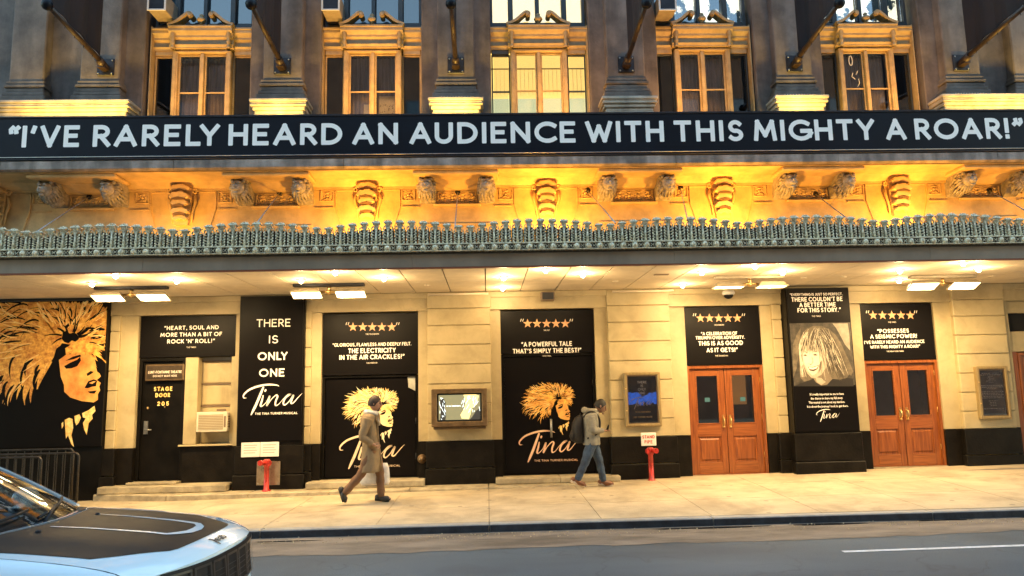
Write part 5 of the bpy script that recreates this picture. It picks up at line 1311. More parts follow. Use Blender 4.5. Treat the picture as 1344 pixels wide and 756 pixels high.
G().box(x1-.055, x1-.02, yf-.006, yf-.001, z0+.08, z1-.08).build('control_panel', 'grille', t)
rebase(t, ((x0+x1)/2, .1, z0))

# ---- theatre plaque on the stage door
t = thing('door_plaque', 'bronze plaque naming the theatre at the top of the black stage door', 'sign')
yf = -.05; a = at(191, 478.5, yf); b = at(241, 499, yf); x0, x1, z0, z1 = a.x, b.x, b.z, a.z
G().box(x0, x1, yf, .035, z0, z1).build('frame', 'bronze', t, bevel=.012); G().box(x0+.03, x1-.03, yf-.004, yf-.001, z0+.03, z1-.03).build('plate', 'bronze2', t)
g = G(); tline(g, 'LUNT-FONTANNE THEATRE', 216.5, 490, 3.4, 42, yf-.006, .17, cap=1); tline(g, 'DO NOT WAIT HERE', 216.5, 494.6, 2.4, 30, yf-.006, .17, cap=1); g.build('lettering', 'cream_ltr', t); rebase(t, ((x0+x1)/2, .04, z0))

# ---- stand pipes
def standpipe(x, y, zb, label, h=.62):
    t = thing('standpipe', label, 'standpipe', (x, y, zb), 0, 'red standpipes at the wall')
    g = G(); g.lathe([(.075, 0), (.075, .02), (.048, .04), (.045, h-.14), (.06, h-.12), (.06, h-.02), (.045, h)], (0, 0, 0), 14); g.build('riser', 'red', t)
    for s in (-1, 1):
        q = G(); q.tube([(0, -.01, h-.07), (s*.055, -.06, h-.06), (s*.07, -.11, h-.055)], [.042, .042, .040], 12); o = q.build('outlet', 'red', t)
        G().tube([(s*.07, -.11, h-.055), (s*.078, -.145, h-.055)], [.048, .048], 14).build('cap', 'red' if label.startswith('red') and 'right' in label else 'brass', o)
        w = G(); w.box(s*.078-.012, s*.078+.012, -.16, -.145, h-.10, h-.01); w.build('lug', 'red', o)
    return t
p = at(349.5, 640, -.5); standpipe(p.x, -.50, -.0, 'red standpipe in front of the bright steel plate under the twin white signs', .56)
p = at(855.5, 634, -.42); standpipe(p.x, -.42, -.0, 'red standpipe by the right hand end of the steps under the STAND PIPE sign', .60)
t = thing('steel_plate', 'square shiny metal plate behind the left red standpipe', 'plate')
yf = -.325; a = at(337, 606, yf); b = at(367, 636.5, yf); G().box(a.x, b.x, yf, -.302, b.z, a.z).build('plate', 'steelplate', t, bevel=.004)
for u in (.03, b.x-a.x-.03):
    for v in (.03, a.z-b.z-.03): G().ball((a.x+u, yf, b.z+v), .012, 6, 4, (1, .5, 1)).build('screw', 'steelg', t)
rebase(t, (a.x, -.302, b.z))
t = thing('notice_sign', 'pair of small white notices side by side on the black column base', 'sign')
yf = -.30; a = at(317, 581, yf); b = at(366, 599, yf); mid = (a.x+b.x)/2
for q0, q1 in ((a.x, mid-.003), (mid+.003, b.x)):
    o = G().box(q0, q1, yf-.012, yf, b.z, a.z).build('plate', 'white', t, bevel=.005); g = G()
    for k in range(4): g.ribbon([(q0+.05, a.z-.05-.045*k), (q1-.05-.03*(k % 2), a.z-.05-.045*k)], .009, yf-.0135, 1)
    g.build('fine_print', 'signgrey', o)
rebase(t, (mid, -.29, b.z))
t = thing('standpipe_sign', 'small white STAND PIPE sign below the framed poster case', 'sign')
yf = -.25; a = at(841, 568, yf); b = at(861.5, 585, yf); G().box(a.x, b.x, yf-.012, yf+.01, b.z, a.z).build('plate', 'white', t, bevel=.01)
g = G(); tline(g, 'STAND', 851.3, 575.5, 4.2, 16, yf-.014, .2); tline(g, 'PIPE', 851.3, 582, 4.2, 10.5, yf-.014, .2); g.build('lettering', 'signred', t); rebase(t, ((a.x+b.x)/2, yf, b.z))
t = thing('hose_connection', 'round brass hose connection low beside the pilaster right of the coat wearer', 'valve')
p = at(553.7, 602.5, -.16); G().lathe([(0, -.07), (.03, -.07), (.035, -.05), (.055, -.045), (.055, -.02), (.085, -.015), (.085, .04)], (p.x, -.12, p.z), 14, 'y').build('cap', 'bronze', t); G().tube([(p.x-.05, -.17, p.z), (p.x+.05, -.17, p.z)], .008, 6).build('lug', 'brass', t); rebase(t, (p.x, -.1, p.z))

# ---- crowd barriers at the left
def barrier(x0, x1, y, z0, h, label):
    t = thing('crowd_barrier', label, 'barrier', ((x0+x1)/2, y, z0), 0, 'steel crowd barriers parked by the wall'); a, b = x0-(x0+x1)/2, x1-(x0+x1)/2; r = .08
    P = [(a, 0, .12), (a, 0, h-r)]+[(a+r-r*math.cos(k*PI/8), 0, h-r+r*math.sin(k*PI/8)) for k in range(1, 5)]+[(b-r+r*math.sin(k*PI/8), 0, h-r+r*math.cos(k*PI/8)) for k in range(0, 5)]+[(b, 0, .12)]
    G().tube(P, .018, 8).build('frame', 'steelbar', t); G().tube([(a, 0, .14), (b, 0, .14)], .016, 8).build('lower_rail', 'steelbar', t)
    n = int((b-a)/.13)
    for k in range(1, n): G().tube([(a+(b-a)*k/n, 0, .14), (a+(b-a)*k/n, 0, h-.015)], .008, 5, False).build('bar', 'steelbar', t)
    for e in (a+.18, b-.18):
        g = G(); g.tube([(e, 0, .13), (e, 0, .04)], .014, 6); g.tube([(e, -.26, .0), (e, -.2, .045), (e, .2, .045), (e, .26, .0)], .016, 6); g.build('foot', 'steelbar', t)
    return t
M['steelbar'] = mat('dull_barrier_steel', (.06, .055, .05), .4, .7, var=.4, vs=14)
zg = gz(-8, -.9)
barrier(-9.3, -7.10, -.95, zg, .98, 'dark steel crowd barrier with rounded corner, rear one of the group below the mural')
barrier(-9.5, -6.86, -1.22, zg, .93, 'dark steel crowd barrier, front one of the group below the mural')
barrier(-10.0, -7.32, -1.48, zg, .90, 'dark steel crowd barrier at the left frame edge nearest the road')
# ================================================================== people
M['skin'] = mat('skin', (.40, .21, .13), .5, var=.1, vs=10)
M['skin2'] = mat('skin_tan', (.24, .125, .08), .5, var=.1, vs=10)
M['hair1'] = mat('brown_hair', (.030, .014, .007), .6, var=.3, vs=30); M['hair2'] = mat('black_hair', (.007, .005, .004), .6)
M['coat'] = mat('olive_tan_coat', (.27, .185, .095), .85, var=.25, vs=7, bump=.3, bs=40)
M['scarf'] = mat('pale_scarf', (.72, .66, .55), .9, var=.2, vs=12)
M['trouser'] = mat('brown_trousers', (.19, .095, .045), .85, var=.25, vs=8, bump=.3, bs=30)
M['shoe'] = mat('grey_shoe', (.03, .028, .027), .5); M['shoe2'] = mat('tan_shoe', (.20, .075, .028), .5, var=.3, vs=9); M['sole'] = mat('rubber_sole', (.5, .40, .30), .6)
M['hoodie'] = mat('grey_green_jacket', (.24, .22, .17), .85, var=.3, vs=9, bump=.4, bs=30)
M['sleeve'] = mat('dark_sleeve', (.08, .07, .05), .85, var=.2, vs=9)
M['jeans'] = mat('blue_jeans', (.045, .075, .125), .85, var=.5, vs=6, bump=.5, bs=30, col2=(.018, .028, .05))
M['pack'] = mat('black_backpack', (.010, .008, .007), .7, var=.3, vs=10, bump=.2, bs=20)
M['bag'] = mat('white_plastic_bag', (.80, .74, .66), .5, var=.25, vs=7, bump=.3, bs=12); M['bagd'] = mat('dark_bag_base', (.05, .03, .03), .6)

def skin_obj(name, pts, edges, m, parent, root=0, sub=2):
    me = bpy.data.meshes.new(name); me.from_pydata([p[:3] for p in pts], edges, []); o = bpy.data.objects.new(name, me); COL.objects.link(o)
    s = o.modifiers.new('skin', 'SKIN'); s.use_smooth_shade = True; s.branch_smoothing = .3
    if not me.skin_vertices: bpy.context.view_layer.objects.active = o
    lay = me.skin_vertices[0].data if me.skin_vertices else None
    for i, p in enumerate(pts):
        r = p[3]; r = (r, r) if not isinstance(r, tuple) else r
        lay[i].radius = r; lay[i].use_root = (i == root)
    b = o.modifiers.new('sub', 'SUBSURF'); b.levels = sub; b.render_levels = sub
    bpy.context.view_layer.update()
    ev = bpy.data.meshes.new_from_object(o.evaluated_get(bpy.context.evaluated_depsgraph_get()))
    bpy.data.objects.remove(o); return ev
def add_mesh(g, me):
    g.add([v.co[:] for v in me.vertices], [tuple(p.vertices) for p in me.polygons], True); return g
def loft(g, rings, n=20, caps=True, fold=.0, sub=1):
    "rings of (x, y, z, rx, ry)"
    if sub > 1: rings = crom(rings, sub)
    v = []; m = len(rings)
    for (x, y, z, rx, ry) in rings:
        for k in range(n):
            a = 2*PI*k/n; f_ = 1+fold*math.sin(5*a+11*z)+fold*.6*math.sin(9*a-23*z); v.append((x+rx*f_*math.cos(a), y+ry*f_*math.sin(a), z))
    fs = [(i*n+k, i*n+(k+1) % n, (i+1)*n+(k+1) % n, (i+1)*n+k) for i in range(m-1) for k in range(n)]
    up = rings[-1][2] > rings[0][2]
    if not up: fs = [f[::-1] for f in fs]
    g.add(v, fs, True)
    if caps:
        b = len(g.v)-len(v); a1 = tuple(b+k for k in range(n)); a2 = tuple(b+(m-1)*n+k for k in range(n))
        g.f += [a1[::-1] if up else a1, a2 if up else a2[::-1]]; g.sm += [False, False]
    return g
def head(g, c, nod, s=1.):
    "skull with jaw, brow, nose, lips, ears; looks along +X, nod tips the face down"
    n, m = 20, 16; v = []
    def tr(p):
        x, y, z = p; ca, sa = math.cos(nod), math.sin(nod); return (c[0]+s*(x*ca+z*sa), c[1]+s*y, c[2]+s*(-x*sa+z*ca))
    for i in range(m+1):
        th = PI*i/m
        for k in range(n):
            ph = 2*PI*k/n; x = .098*math.sin(th)*math.cos(ph); y = .076*math.sin(th)*math.sin(ph); z = .118*math.cos(th)
            if z < -.01:
                t = min(1, (-z-.01)/.1); y *= 1-.32*t; x = x*(1-.20*t) if x < 0 else x*(1-.06*t)+.012*t
            if x > 0 and abs(y) < .05 and .0 < z < .03: x -= .008*(1-abs(y)/.05)
            if x > 0 and .03 < z < .05: x += .004
            v.append(tr((x, y, z)))
    fs = [(i*n+k, (i+1)*n+k, (i+1)*n+(k+1) % n, i*n+(k+1) % n) for i in range(m) for k in range(n)]
    g.add(v, fs, True)
    g.tube([tr((.088, 0, .025)), tr((.108, 0, -.005)), tr((.118, 0, -.028)), tr((.098, 0, -.036))], [.009, .012, .016, .008], 7)
    for e in (-1, 1):
        g.ball(tr((-.005, e*.078, -.008)), .026*s, 8, 6, (.7, .4, 1.1)); g.ball(tr((.080, e*.028, -.060)), .014*s, 6, 4, (.8, 1.2, .5))
    g.ball(tr((.100, 0, -.055)), .013*s, 8, 5, (.7, 1.6, .5)); g.ball(tr((.098, 0, -.066)), .014*s, 8, 5, (.7, 1.5, .5)); g.ball(tr((.092, 0, -.100)), .02*s, 8, 5)
    return tr
def hand_pts(w, d, up, side, r=.9, curl=.5):
    "palm and five fingers as a skin tree from wrist w: returns (points, edges) indices relative to the wrist"
    d = Vector(d).normalized(); up = Vector(up); up = (up-d*up.dot(d)).normalized(); lat = d.cross(up)*side
    w = Vector(w); P = [(*(w+d*.045), (.026*r, .016*r)), (*(w+d*.085), (.030*r, .013*r))]; E = [(-1, 0), (0, 1)]
    for k, (o, l) in enumerate(((-.030, .062), (-.010, .074), (.010, .070), (.029, .056))):
        b = w+d*.092+lat*o; a = b+d*l*.5-up*l*.16*curl*2; t = a+d*l*.35*(1-curl)-up*l*.5*curl
        i = len(P); P += [(*b, .0095*r), (*a, .0088*r), (*t, .0075*r)]; E += [(1, i), (i, i+1), (i+1, i+2)]
    b = w+d*.05-lat*.034; a = b+d*.03-lat*.018-up*.012; t = a+d*.028-up*.008
    i = len(P); P += [(*b, .012*r), (*a, .0105*r), (*t, .009*r)]; E += [(0, i), (i, i+1), (i+1, i+2)]
    return P, E
def body(name, m, parent, J, hd, nod):
    "J: joints; one continuous skin grown from the pelvis"
    pts = [(*J['pelvis'], (.12, .10)), (*J['waist'], (.11, .095)), (*J['chest'], (.14, .105)), (*J['neckb'], (.06, .06)), (*J['neck'], .052)]
    ed = [(0, 1), (1, 2), (2, 3), (3, 4)]
    for s in ('n', 'f'):
        i = len(pts); pts += [(*J['sh'+s], .055), (*J['el'+s], .042), (*J['wr'+s], .028)]; ed += [(2, i), (i, i+1), (i+1, i+2)]
        P, E = hand_pts(J['wr'+s], J['hd'+s][0], J['hd'+s][1], 1 if s == 'n' else -1, curl=J['hd'+s][2]); b = len(pts)
        pts += P; ed += [((i+2) if a < 0 else a+b, c+b) for a, c in E]
        i = len(pts); pts += [(*J['hip'+s], .085), (*J['kn'+s], .055), (*J['an'+s], .038), (*J['toe'+s], (.035, .025))]; ed += [(0, i), (i, i+1), (i+1, i+2), (i+2, i+3)]
    g = add_mesh(G(), skin_obj(name, pts, ed, m, parent, 0, 1)); tr = head(g, hd, nod)
    o = g.build(name, m, parent)
    e = G()
    for s in (-1, 1): e.ball(tr((.084, s*.032, .006)), .011, 8, 6)
    e.build('eyes', 'carblack', o)
    b = G()
    for s in (-1, 1): b.tube([tr((.090, s*.018, .030)), tr((.088, s*.034, .034)), tr((.076, s*.052, .028))], .005, 5)
    b.build('eyebrows', 'hair2', o)
    return o, tr
def hair_cap(tr, m, parent, low=-.05, puff=.012):
    g = G(); n, mm = 22, 9; v = []; rnd = random.Random(1)
    for i in range(mm+1):
        th = PI*.62*i/mm
        for k in range(n):
            ph = 2*PI*k/n; f = 1+.0*k
            q = th
            if math.cos(ph) > .2: q = min(th, PI*(.62-.30*math.cos(ph)))
            v.append(tr(((.098+puff)*math.sin(q)*math.cos(ph)-.006, (.076+puff)*math.sin(q)*math.sin(ph), (.118+puff)*math.cos(q)+rnd.uniform(-.003, .003))))
    g.add(v, [(i*n+k, (i+1)*n+k, (i+1)*n+(k+1) % n, i*n+(k+1) % n) for i in range(mm) for k in range(n)], True)
    return g.build('hair', m, parent)
def shoe(a, toe, m, parent, sole='sole'):
    "a: ankle point, toe: tip point"
    a = Vector(a); t = Vector(toe); d = (t-a); d = Vector((d.x, d.y, d.z)).normalized()
    f = Vector((t.x-a.x, 0, t.z-a.z)); fn = f.normalized(); dn = Vector((fn.z, 0, -fn.x)) if fn.x > 0 else Vector((-fn.z, 0, fn.x))
    if dn.z > 0: dn = -dn
    heel = a+dn*.045-fn*.05
    g = G(); g.tube([tuple(a+Vector((0, 0, .03))), tuple(a+dn*.01), tuple(a+dn*.02+fn*.05), tuple(t-fn*.06+dn*.0), tuple(t-fn*.005)], [.045, .052, .05, .044, .018], 10)
    g.ball(tuple(heel+Vector((0, 0, .02))), .046, 10, 6)
    o = g.build('shoe', m, parent); s = G(); s.tube([tuple(heel-fn*.035+dn*.012), tuple(t-fn*.02+dn*.022)], [.036, .030], 8); s.build('sole', sole, o); return o

# ---- the walker in the long coat
pw = thing('person', 'person in a long tan coat and pale scarf striding right with a white carrier bag', 'person', (0, 0, 0))
J = dict(pelvis=(0, 0, .90), waist=(-.02, 0, 1.05), chest=(-.05, 0, 1.25), neckb=(-.04, 0, 1.40), neck=(-.01, 0, 1.47),
 shn=(-.06, -.17, 1.34), eln=(-.13, -.24, 1.06), wrn=(.02, -.21, .935), hdn=((.9, .25, -.35), (0, -1, .2), .5),
 shf=(-.04, .17, 1.34), elf=(-.02, .23, 1.06), wrf=(.02, .24, .80), hdf=((.05, 0, -1), (1, 0, 0), .8),
 hipn=(.01, -.09, .86), knn=(-.17, -.09, .47), ann=(-.43, -.10, .175), toen=(-.41, -.10, .03),
 hipf=(.02, .09, .86), knf=(.10, .09, .46), anf=(.125, .09, .085), toef=(.28, .09, .035))
bo, tr = body('body', 'skin', pw, J, (.03, 0, 1.575), .10)
hair_cap(tr, 'hair1', bo)
g = G(); loft(g, [(-.045, 0, 1.44, .07, .07), (-.05, 0, 1.41, .095, .14), (-.055, 0, 1.37, .12, .205), (-.06, 0, 1.30, .138, .215), (-.06, 0, 1.18, .138, .19), (-.045, 0, 1.04, .122, .165), (-.03, 0, .92, .132, .17), (-.03, 0, .78, .142, .175), (-.04, 0, .64, .155, .18), (-.055, 0, .49, .168, .19)], 40, fold=.035, sub=4)
co = g.build('coat', 'coat', pw)
for s in ('n', 'f'):
    a, b, c = J['sh'+s], J['el'+s], J['wr'+s]; q = G()
    P = crom([(*a, .078), (*[(u+v)/2 for u, v in zip(a, b)], .070), (*b, .062), (*[(u+v)/2 for u, v in zip(b, c)], .055), (*c, .048)], 4)
    q.tube([p[:3] for p in P], [p[3]*(1+.06*math.sin(2.3*i_)) for i_, p in enumerate(P)], 14); q.build('sleeve', 'coat', co)
q = G(); q.tube([(.085, -.10, 1.36), (.085, -.05, 1.15), (.10, -.02, .95), (.13, -.02, .70), (.145, -.02, .50)], [.012]*5, 6); q.tube([(.02, -.205, .96), (.11, -.185, .90)], .012, 6); q.build('coat_edge', 'coat', co)
q = G()
for s in (-1, 1): q.hexa([(.02, s*.05, 1.44), (.09, s*.03, 1.40), (.10, s*.05, 1.22), (.07, s*.14, 1.30)], [(.03, s*.06, 1.455), (.105, s*.035, 1.41), (.115, s*.055, 1.22), (.085, s*.15, 1.31)])
q.build('lapels', 'coat', co)
q = G(); q.tube([(-.12, -.05, 1.44), (-.05, -.10, 1.43), (.05, -.07, 1.42), (.075, 0, 1.41), (.05, .07, 1.42), (-.05, .09, 1.44), (-.12, .03, 1.45), (-.12, -.05, 1.44)], .035, 8); q.tube([(.06, -.03, 1.40), (.095, -.03, 1.28), (.095, -.03, 1.22)], [.03, .025, .02], 6); q.build('scarf', 'scarf', pw)
for s in ('n', 'f'):
    P = crom([(*J['hip'+s], .082), (*[(u+v)/2 for u, v in zip(J['hip'+s], J['kn'+s])], .080), (*J['kn'+s], .070), (*[(u+v)/2 for u, v in zip(J['kn'+s], J['an'+s])], .066), (*J['an'+s], .056)], 4)
    P = [(*p[:3], p[3]*(1+.05*math.sin(1.9*i_)+.03*math.sin(4.1*i_))) for i_, p in enumerate(P)]; q = G(); q.tube([p[:3] for p in P], [p[3] for p in P], 14); q.build('trouser_leg', 'trouser', pw)
    shoe(J['an'+s], J['toe'+s], 'shoe', pw, 'carblack')
pwz = gz(-1.75, -1.88)+.004
pw.location = (at(489, 660, -1.88).x, -1.88, pwz)
bgt = thing('shopping_bag', 'white carrier bag with a dark base held low by the person in the coat', 'bag')
g = G(); loft(g, [(-.01, 0, .25, .22, .06), (-.01, 0, .30, .245, .075), (-.01, 0, .42, .24, .07), (0, 0, .52, .22, .045), (0, 0, .60, .19, .018)], 20); g.build('sack', 'bag', bgt)
g = G(); loft(g, [(-.03, 0, .235, .13, .05), (-.03, 0, .262, .16, .062), (-.03, 0, .285, .17, .066)], 18); g.build('base', 'bagd', bgt)
for s in (-1, 1):
    q = G(); q.tube(crom([(-.09, s*.02, .56), (-.06, s*.015, .64), (.02, 0, .685), (.08, s*.015, .64), (.10, s*.02, .56)], 4), .006, 5); q.build('strap', 'bag', bgt)
bgt.location = pw.location+Vector((0.01, .24, 0)); bgt['label'] = 'white carrier bag with a dark base held low by the person in the coat'

# ---- the man with the backpack
pm = thing('person', 'person in grey green jacket and jeans looking down at a phone while walking right', 'person', (0, 0, 0))
J = dict(pelvis=(-.01, 0, .84), waist=(-.02, 0, .96), chest=(-.02, 0, 1.12), neckb=(.03, 0, 1.26), neck=(.10, 0, 1.31),
 shn=(-.02, -.16, 1.205), eln=(-.0, -.22, .985), wrn=(.18, -.13, .965), hdn=((1, .35, .05), (0, .1, 1), .35),
 shf=(.0, .16, 1.205), elf=(.03, .21, .985), wrf=(.18, .10, .965), hdf=((1, -.45, .05), (0, 0, 1), .5),
 hipn=(0, -.09, .80), knn=(-.15, -.09, .42), ann=(-.29, -.09, .14), toen=(-.14, -.10, .035),
 hipf=(.01, .09, .80), knf=(.13, .09, .43), anf=(.19, .09, .085), toef=(.37, .09, .035))
bo, tr = body('body', 'skin2', pm, J, (.17, 0, 1.385), .42)
hair_cap(tr, 'hair2', bo, puff=.008)
g = G(); loft(g, [(.05, 0, 1.31, .075, .08), (.02, 0, 1.275, .115, .15), (-.005, 0, 1.235, .135, .205), (-.01, 0, 1.15, .15, .215), (-.01, 0, 1.0, .150, .20), (-.01, 0, .86, .145, .19), (-.01, 0, .74, .15, .195), (-.01, 0, .725, .135, .18)], 40, fold=.03, sub=4)
jk = g.build('jacket', 'hoodie', pm)
for s in ('n', 'f'):
    a, b, c = J['sh'+s], J['el'+s], J['wr'+s]; q = G()
    P = crom([(*a, .078), (*[(u+v)/2 for u, v in zip(a, b)], .070), (*b, .066), (*[(u+v)/2 for u, v in zip(b, c)], .056), (*c, .042)], 4)
    q.tube([p[:3] for p in P], [p[3]*(1+.06*math.sin(2.3*i_)) for i_, p in enumerate(P)], 14); q.build('sleeve', 'hoodie', jk)
q = G(); q.tube([(.09, -.07, 1.32), (.0, -.10, 1.30), (-.09, -.05, 1.31), (-.11, 0, 1.32), (-.09, .05, 1.31), (.0, .10, 1.30), (.09, .07, 1.32)], [.03, .045, .055, .06, .055, .045, .03], 10); q.build('hood', 'hoodie', jk)
for s in ('n', 'f'):
    P = crom([(*J['hip'+s], .100), (*[(u+v)/2 for u, v in zip(J['hip'+s], J['kn'+s])], .088), (*J['kn'+s], .070), (*[(u+v)/2 for u, v in zip(J['kn'+s], J['an'+s])], .064), (*J['an'+s], .058)], 4)
    P = [(*p[:3], p[3]*(1+.05*math.sin(1.9*i_)+.03*math.sin(4.1*i_))) for i_, p in enumerate(P)]; q = G(); q.tube([p[:3] for p in P], [p[3] for p in P], 14); q.build('trouser_leg', 'jeans', pm)
    shoe(J['an'+s], J['toe'+s], 'shoe2', pm)
g = G(); g.tube([(.01, 0, .70), (.0, 0, .86)], [.13, .15], 16); g.build('seat', 'jeans', pm)
pmx = at(779, 640, -1.05).x; pmz = gz(pmx, -1.05)+.004
pm.location = (pmx, -1.05, pmz)
bk = thing('backpack', 'black backpack on the back of the person looking at a phone', 'backpack')
g = G(); loft(g, [(-.225, 0, .76, .07, .12), (-.235, 0, .80, .105, .15), (-.245, 0, .95, .115, .16), (-.235, 0, 1.10, .10, .15), (-.215, 0, 1.19, .075, .12), (-.20, 0, 1.235, .03, .06)], 20); bd = g.build('pack', 'pack', bk)
g = G(); loft(g, [(-.325, 0, .80, .04, .11), (-.34, 0, .88, .055, .12), (-.33, 0, .97, .03, .10)], 16); g.build('front_pocket', 'pack', bk)
for s in (-1, 1):
    q = G(); q.tube(crom([(-.15, s*.10, 1.20), (-.03, s*.13, 1.30), (.09, s*.13, 1.24), (.135, s*.13, 1.10), (.08, s*.17, .93), (-.10, s*.15, .84)], 4), .017, 6); q.build('strap', 'pack', bk)
q = G(); q.tube([(-.19, -.03, 1.23), (-.19, 0, 1.27), (-.19, .03, 1.23)], .008, 5); q.build('grab_loop', 'pack', bk)
bk.location = pm.location
ph = thing('phone', 'dark phone held in the hands of the person with the backpack', 'phone')
G().hexa([(.27, -.05, .965), (.30, -.05, .955), (.30, .03, .955), (.27, .03, .965)], [(.315, -.05, 1.06), (.322, -.05, 1.05), (.322, .03, 1.05), (.315, .03, 1.06)]).build('case', 'carblack', ph)
ph.location = pm.location+Vector((-.015, .0, .0))

# ================================================================== the car
cr = thing('parked_car', 'white four wheel drive car with a black bonnet decal in the near left corner', 'car', (0, 0, 0))
HW = .915
def xn(y): return -.33*min(1.15, abs(y)/HW)**2.6
def hz(s, y):
    T = [(0, .955), (.05, .985), (.12, 1.008), (.25, 1.03), (.45, 1.055), (.8, 1.085), (1.25, 1.112), (2, 1.12), (5, 1.12)]
    for (a, za), (b, zb_) in zip(T[:-1], T[1:]):
        if a <= s <= b: z = za+(zb_-za)*(s-a)/(b-a); break
    f = abs(y)/HW; z -= .028*(f/.84)**2
    if f < .62 : z += .012*min(1, s/.3)*(1 if f < .45 else (.62-f)/.17)
    return z
def cx(s, y): return -s+xn(y)*max(0, 1-s/1.1)
SIDE = [(.93, .21), (.985, .30), (1.0, .42), (1.0, .58), (.995, .74)]
def sidepts(s):
    zs = hz(s, .84*HW); return [(f*HW, z) for f, z in SIDE]+[(.985*HW, zs-.13), (.955*HW, zs-.055), (.905*HW, zs-.014), (.84*HW, zs)]
def bz(z): 
    T = [(.2, -.03), (.3, .03), (.42, .05), (.58, .035), (.74, .01), (.88, .0), (1.0, -.012)]
    for (a, xa), (b, xb) in zip(T[:-1], T[1:]):
        if a <= z <= b: return xa+(xb-xa)*(z-a)/(b-a)
    return -.012
g = G(); ST = [0, .04, .1, .2, .35, .55, .8, 1.1, 1.4, 1.9, 2.6, 3.3, 3.8, 4.15, 4.35]
for sg in (-1, 1):
    v = []; n = 9
    for s in ST:
        nar = 1-.06*max(0, (s-3.6)/.75)**2
        for (y, z) in sidepts(s): v.append((cx(s, y)+bz(z)*max(0, 1-s/.35), sg*y*nar, z))
    fs = [(i*n+k, i*n+k+1, (i+1)*n+k+1, (i+1)*n+k) for i in range(len(ST)-1) for k in range(n-1)]
    if sg > 0: fs = [f[::-1] for f in fs]
    g.add(v, fs, True)
# rear face and floor
v = []; rw = HW*.94
for z in (.21, .5, .8, 1.1): v += [(-4.36, -rw, z), (-4.40, 0, z), (-4.36, rw, z)]
g.add(v, [(3*i+j, 3*i+j+3, 3*i+j+4, 3*i+j+1) for i in range(3) for j in range(2)], True)
g.add([(-.1, -.8, .22), (-.1, .8, .22), (-4.3, .8, .22), (-4.3, -.8, .22)], [(0, 1, 2, 3)])
g.add([(-1.35, -.86, 1.06), (-1.35, .86, 1.06), (-4.36, .86, 1.06), (-4.36, -.86, 1.06)], [(0, 1, 2, 3)])
cb = g.build('body', 'carpaint', cr)
# front face
g = G(); fr_ = [-1, -.955, -.905, -.84, -.7, -.55, -.4, -.2, 0, .2, .4, .55, .7, .84, .905, .955, 1]; rows = 8; v = []
for f in fr_:
    y = f*HW; sp_ = sidepts(0); af = abs(f); zt = hz(0, y) if af <= .84 else (sp_[7][1] if af < .93 else sp_[6][1] if af < .99 else sp_[5][1])
    for j in range(rows): z = .21+(zt-.21)*j/(rows-1); v.append((cx(0, y)+bz(z), y, z))
fs = [(i*rows+k, (i+1)*rows+k, (i+1)*rows+k+1, i*rows+k+1) for i in range(len(fr_)-1) for k in range(rows-1)]
g.add(v, fs, True); g.build('front_panel', 'carpaint', cr)
# bonnet
def xw(y): return 1.16+.26*(abs(y)/.78)**2
g = G(); nu, nv = 16, 24; v = []
for i in range(nu+1):
    for j in range(nv+1):
        y = .84*HW*(-1+2*j/nv); u = i/nu; s = xw(y)*u**1.3; v.append((cx(s, y), y, hz(s, y)+.002))
g.add(v, [(i*(nv+1)+j, (i+1)*(nv+1)+j, (i+1)*(nv+1)+j+1, i*(nv+1)+j+1)[::-1] for i in range(nu) for j in range(nv)], True)
bon = g.build('bonnet', 'carpaint', cr)
def on_hood(g, fn, nu, nv, lift):
    v = []
    for i in range(nu+1):
        for j in range(nv+1):
            s, y = fn(i/nu, j/nv); v.append((cx(s, y), y, hz(s, y)+lift))
    g.add(v, [(i*(nv+1)+j, (i+1)*(nv+1)+j, (i+1)*(nv+1)+j+1, i*(nv+1)+j+1)[::-1] for i in range(nu) for j in range(nv)], True); return g
def dec(u, w):
    hw = .70-.03*(1-u)
    y = -hw+2*hw*w; f = abs(y)/hw; s0 = .135+(.26*max(0, (f-.60)/.40)); s1 = xw(y)-.045; return (s0+(s1-s0)*u, y)
on_hood(G(), dec, 16, 26, .0045).build('bonnet_decal', 'decal', bon)
def strip(pts, w, lift):
    g = G(); n = len(pts); v = []
    for i in range(n):
        a, b = pts[max(0, i-1)], pts[min(n-1, i+1)]; dx, dy = b[0]-a[0], b[1]-a[1]; l = math.hypot(dx, dy) or 1; ws = w[i]/2
        for e in (-1, 1): s, y = pts[i][0]-e*dy/l*ws, pts[i][1]+e*dx/l*ws; v.append((cx(s, y), y, hz(s, y)+lift))
    g.add(v, [(2*i, 2*i+1, 2*i+3, 2*i+2) for i in range(n-1)]); return g
sa = strip(crom([(1.02, .30), (.75, .275), (.5, .25), (.31, .225)], 4), [.014+.040*i/12 for i in range(13)], .0075); sa.build('bonnet_stripe', 'carpaint', bon)
sb = strip(crom([(1.04, -.16), (.75, -.155), (.5, -.15), (.33, -.145)], 4), [.014+.022*i/12 for i in range(13)], .0075); sb.build('bonnet_stripe', 'carpaint', bon)
strip([(.31, .235), (.26, .16), (.245, .08), (.25, -.02), (.29, -.10), (.335, -.155)], [.045, .05, .055, .05, .045, .03], .008).build('bonnet_stripe', 'carpaint', bon)
for y in (.30, -.30): s = 1.02; G().ball((cx(s, y), y, hz(s, y)+.006), .016, 8, 5, (1.2, 1, .6)).build('washer_nozzle', 'carblack', bon)
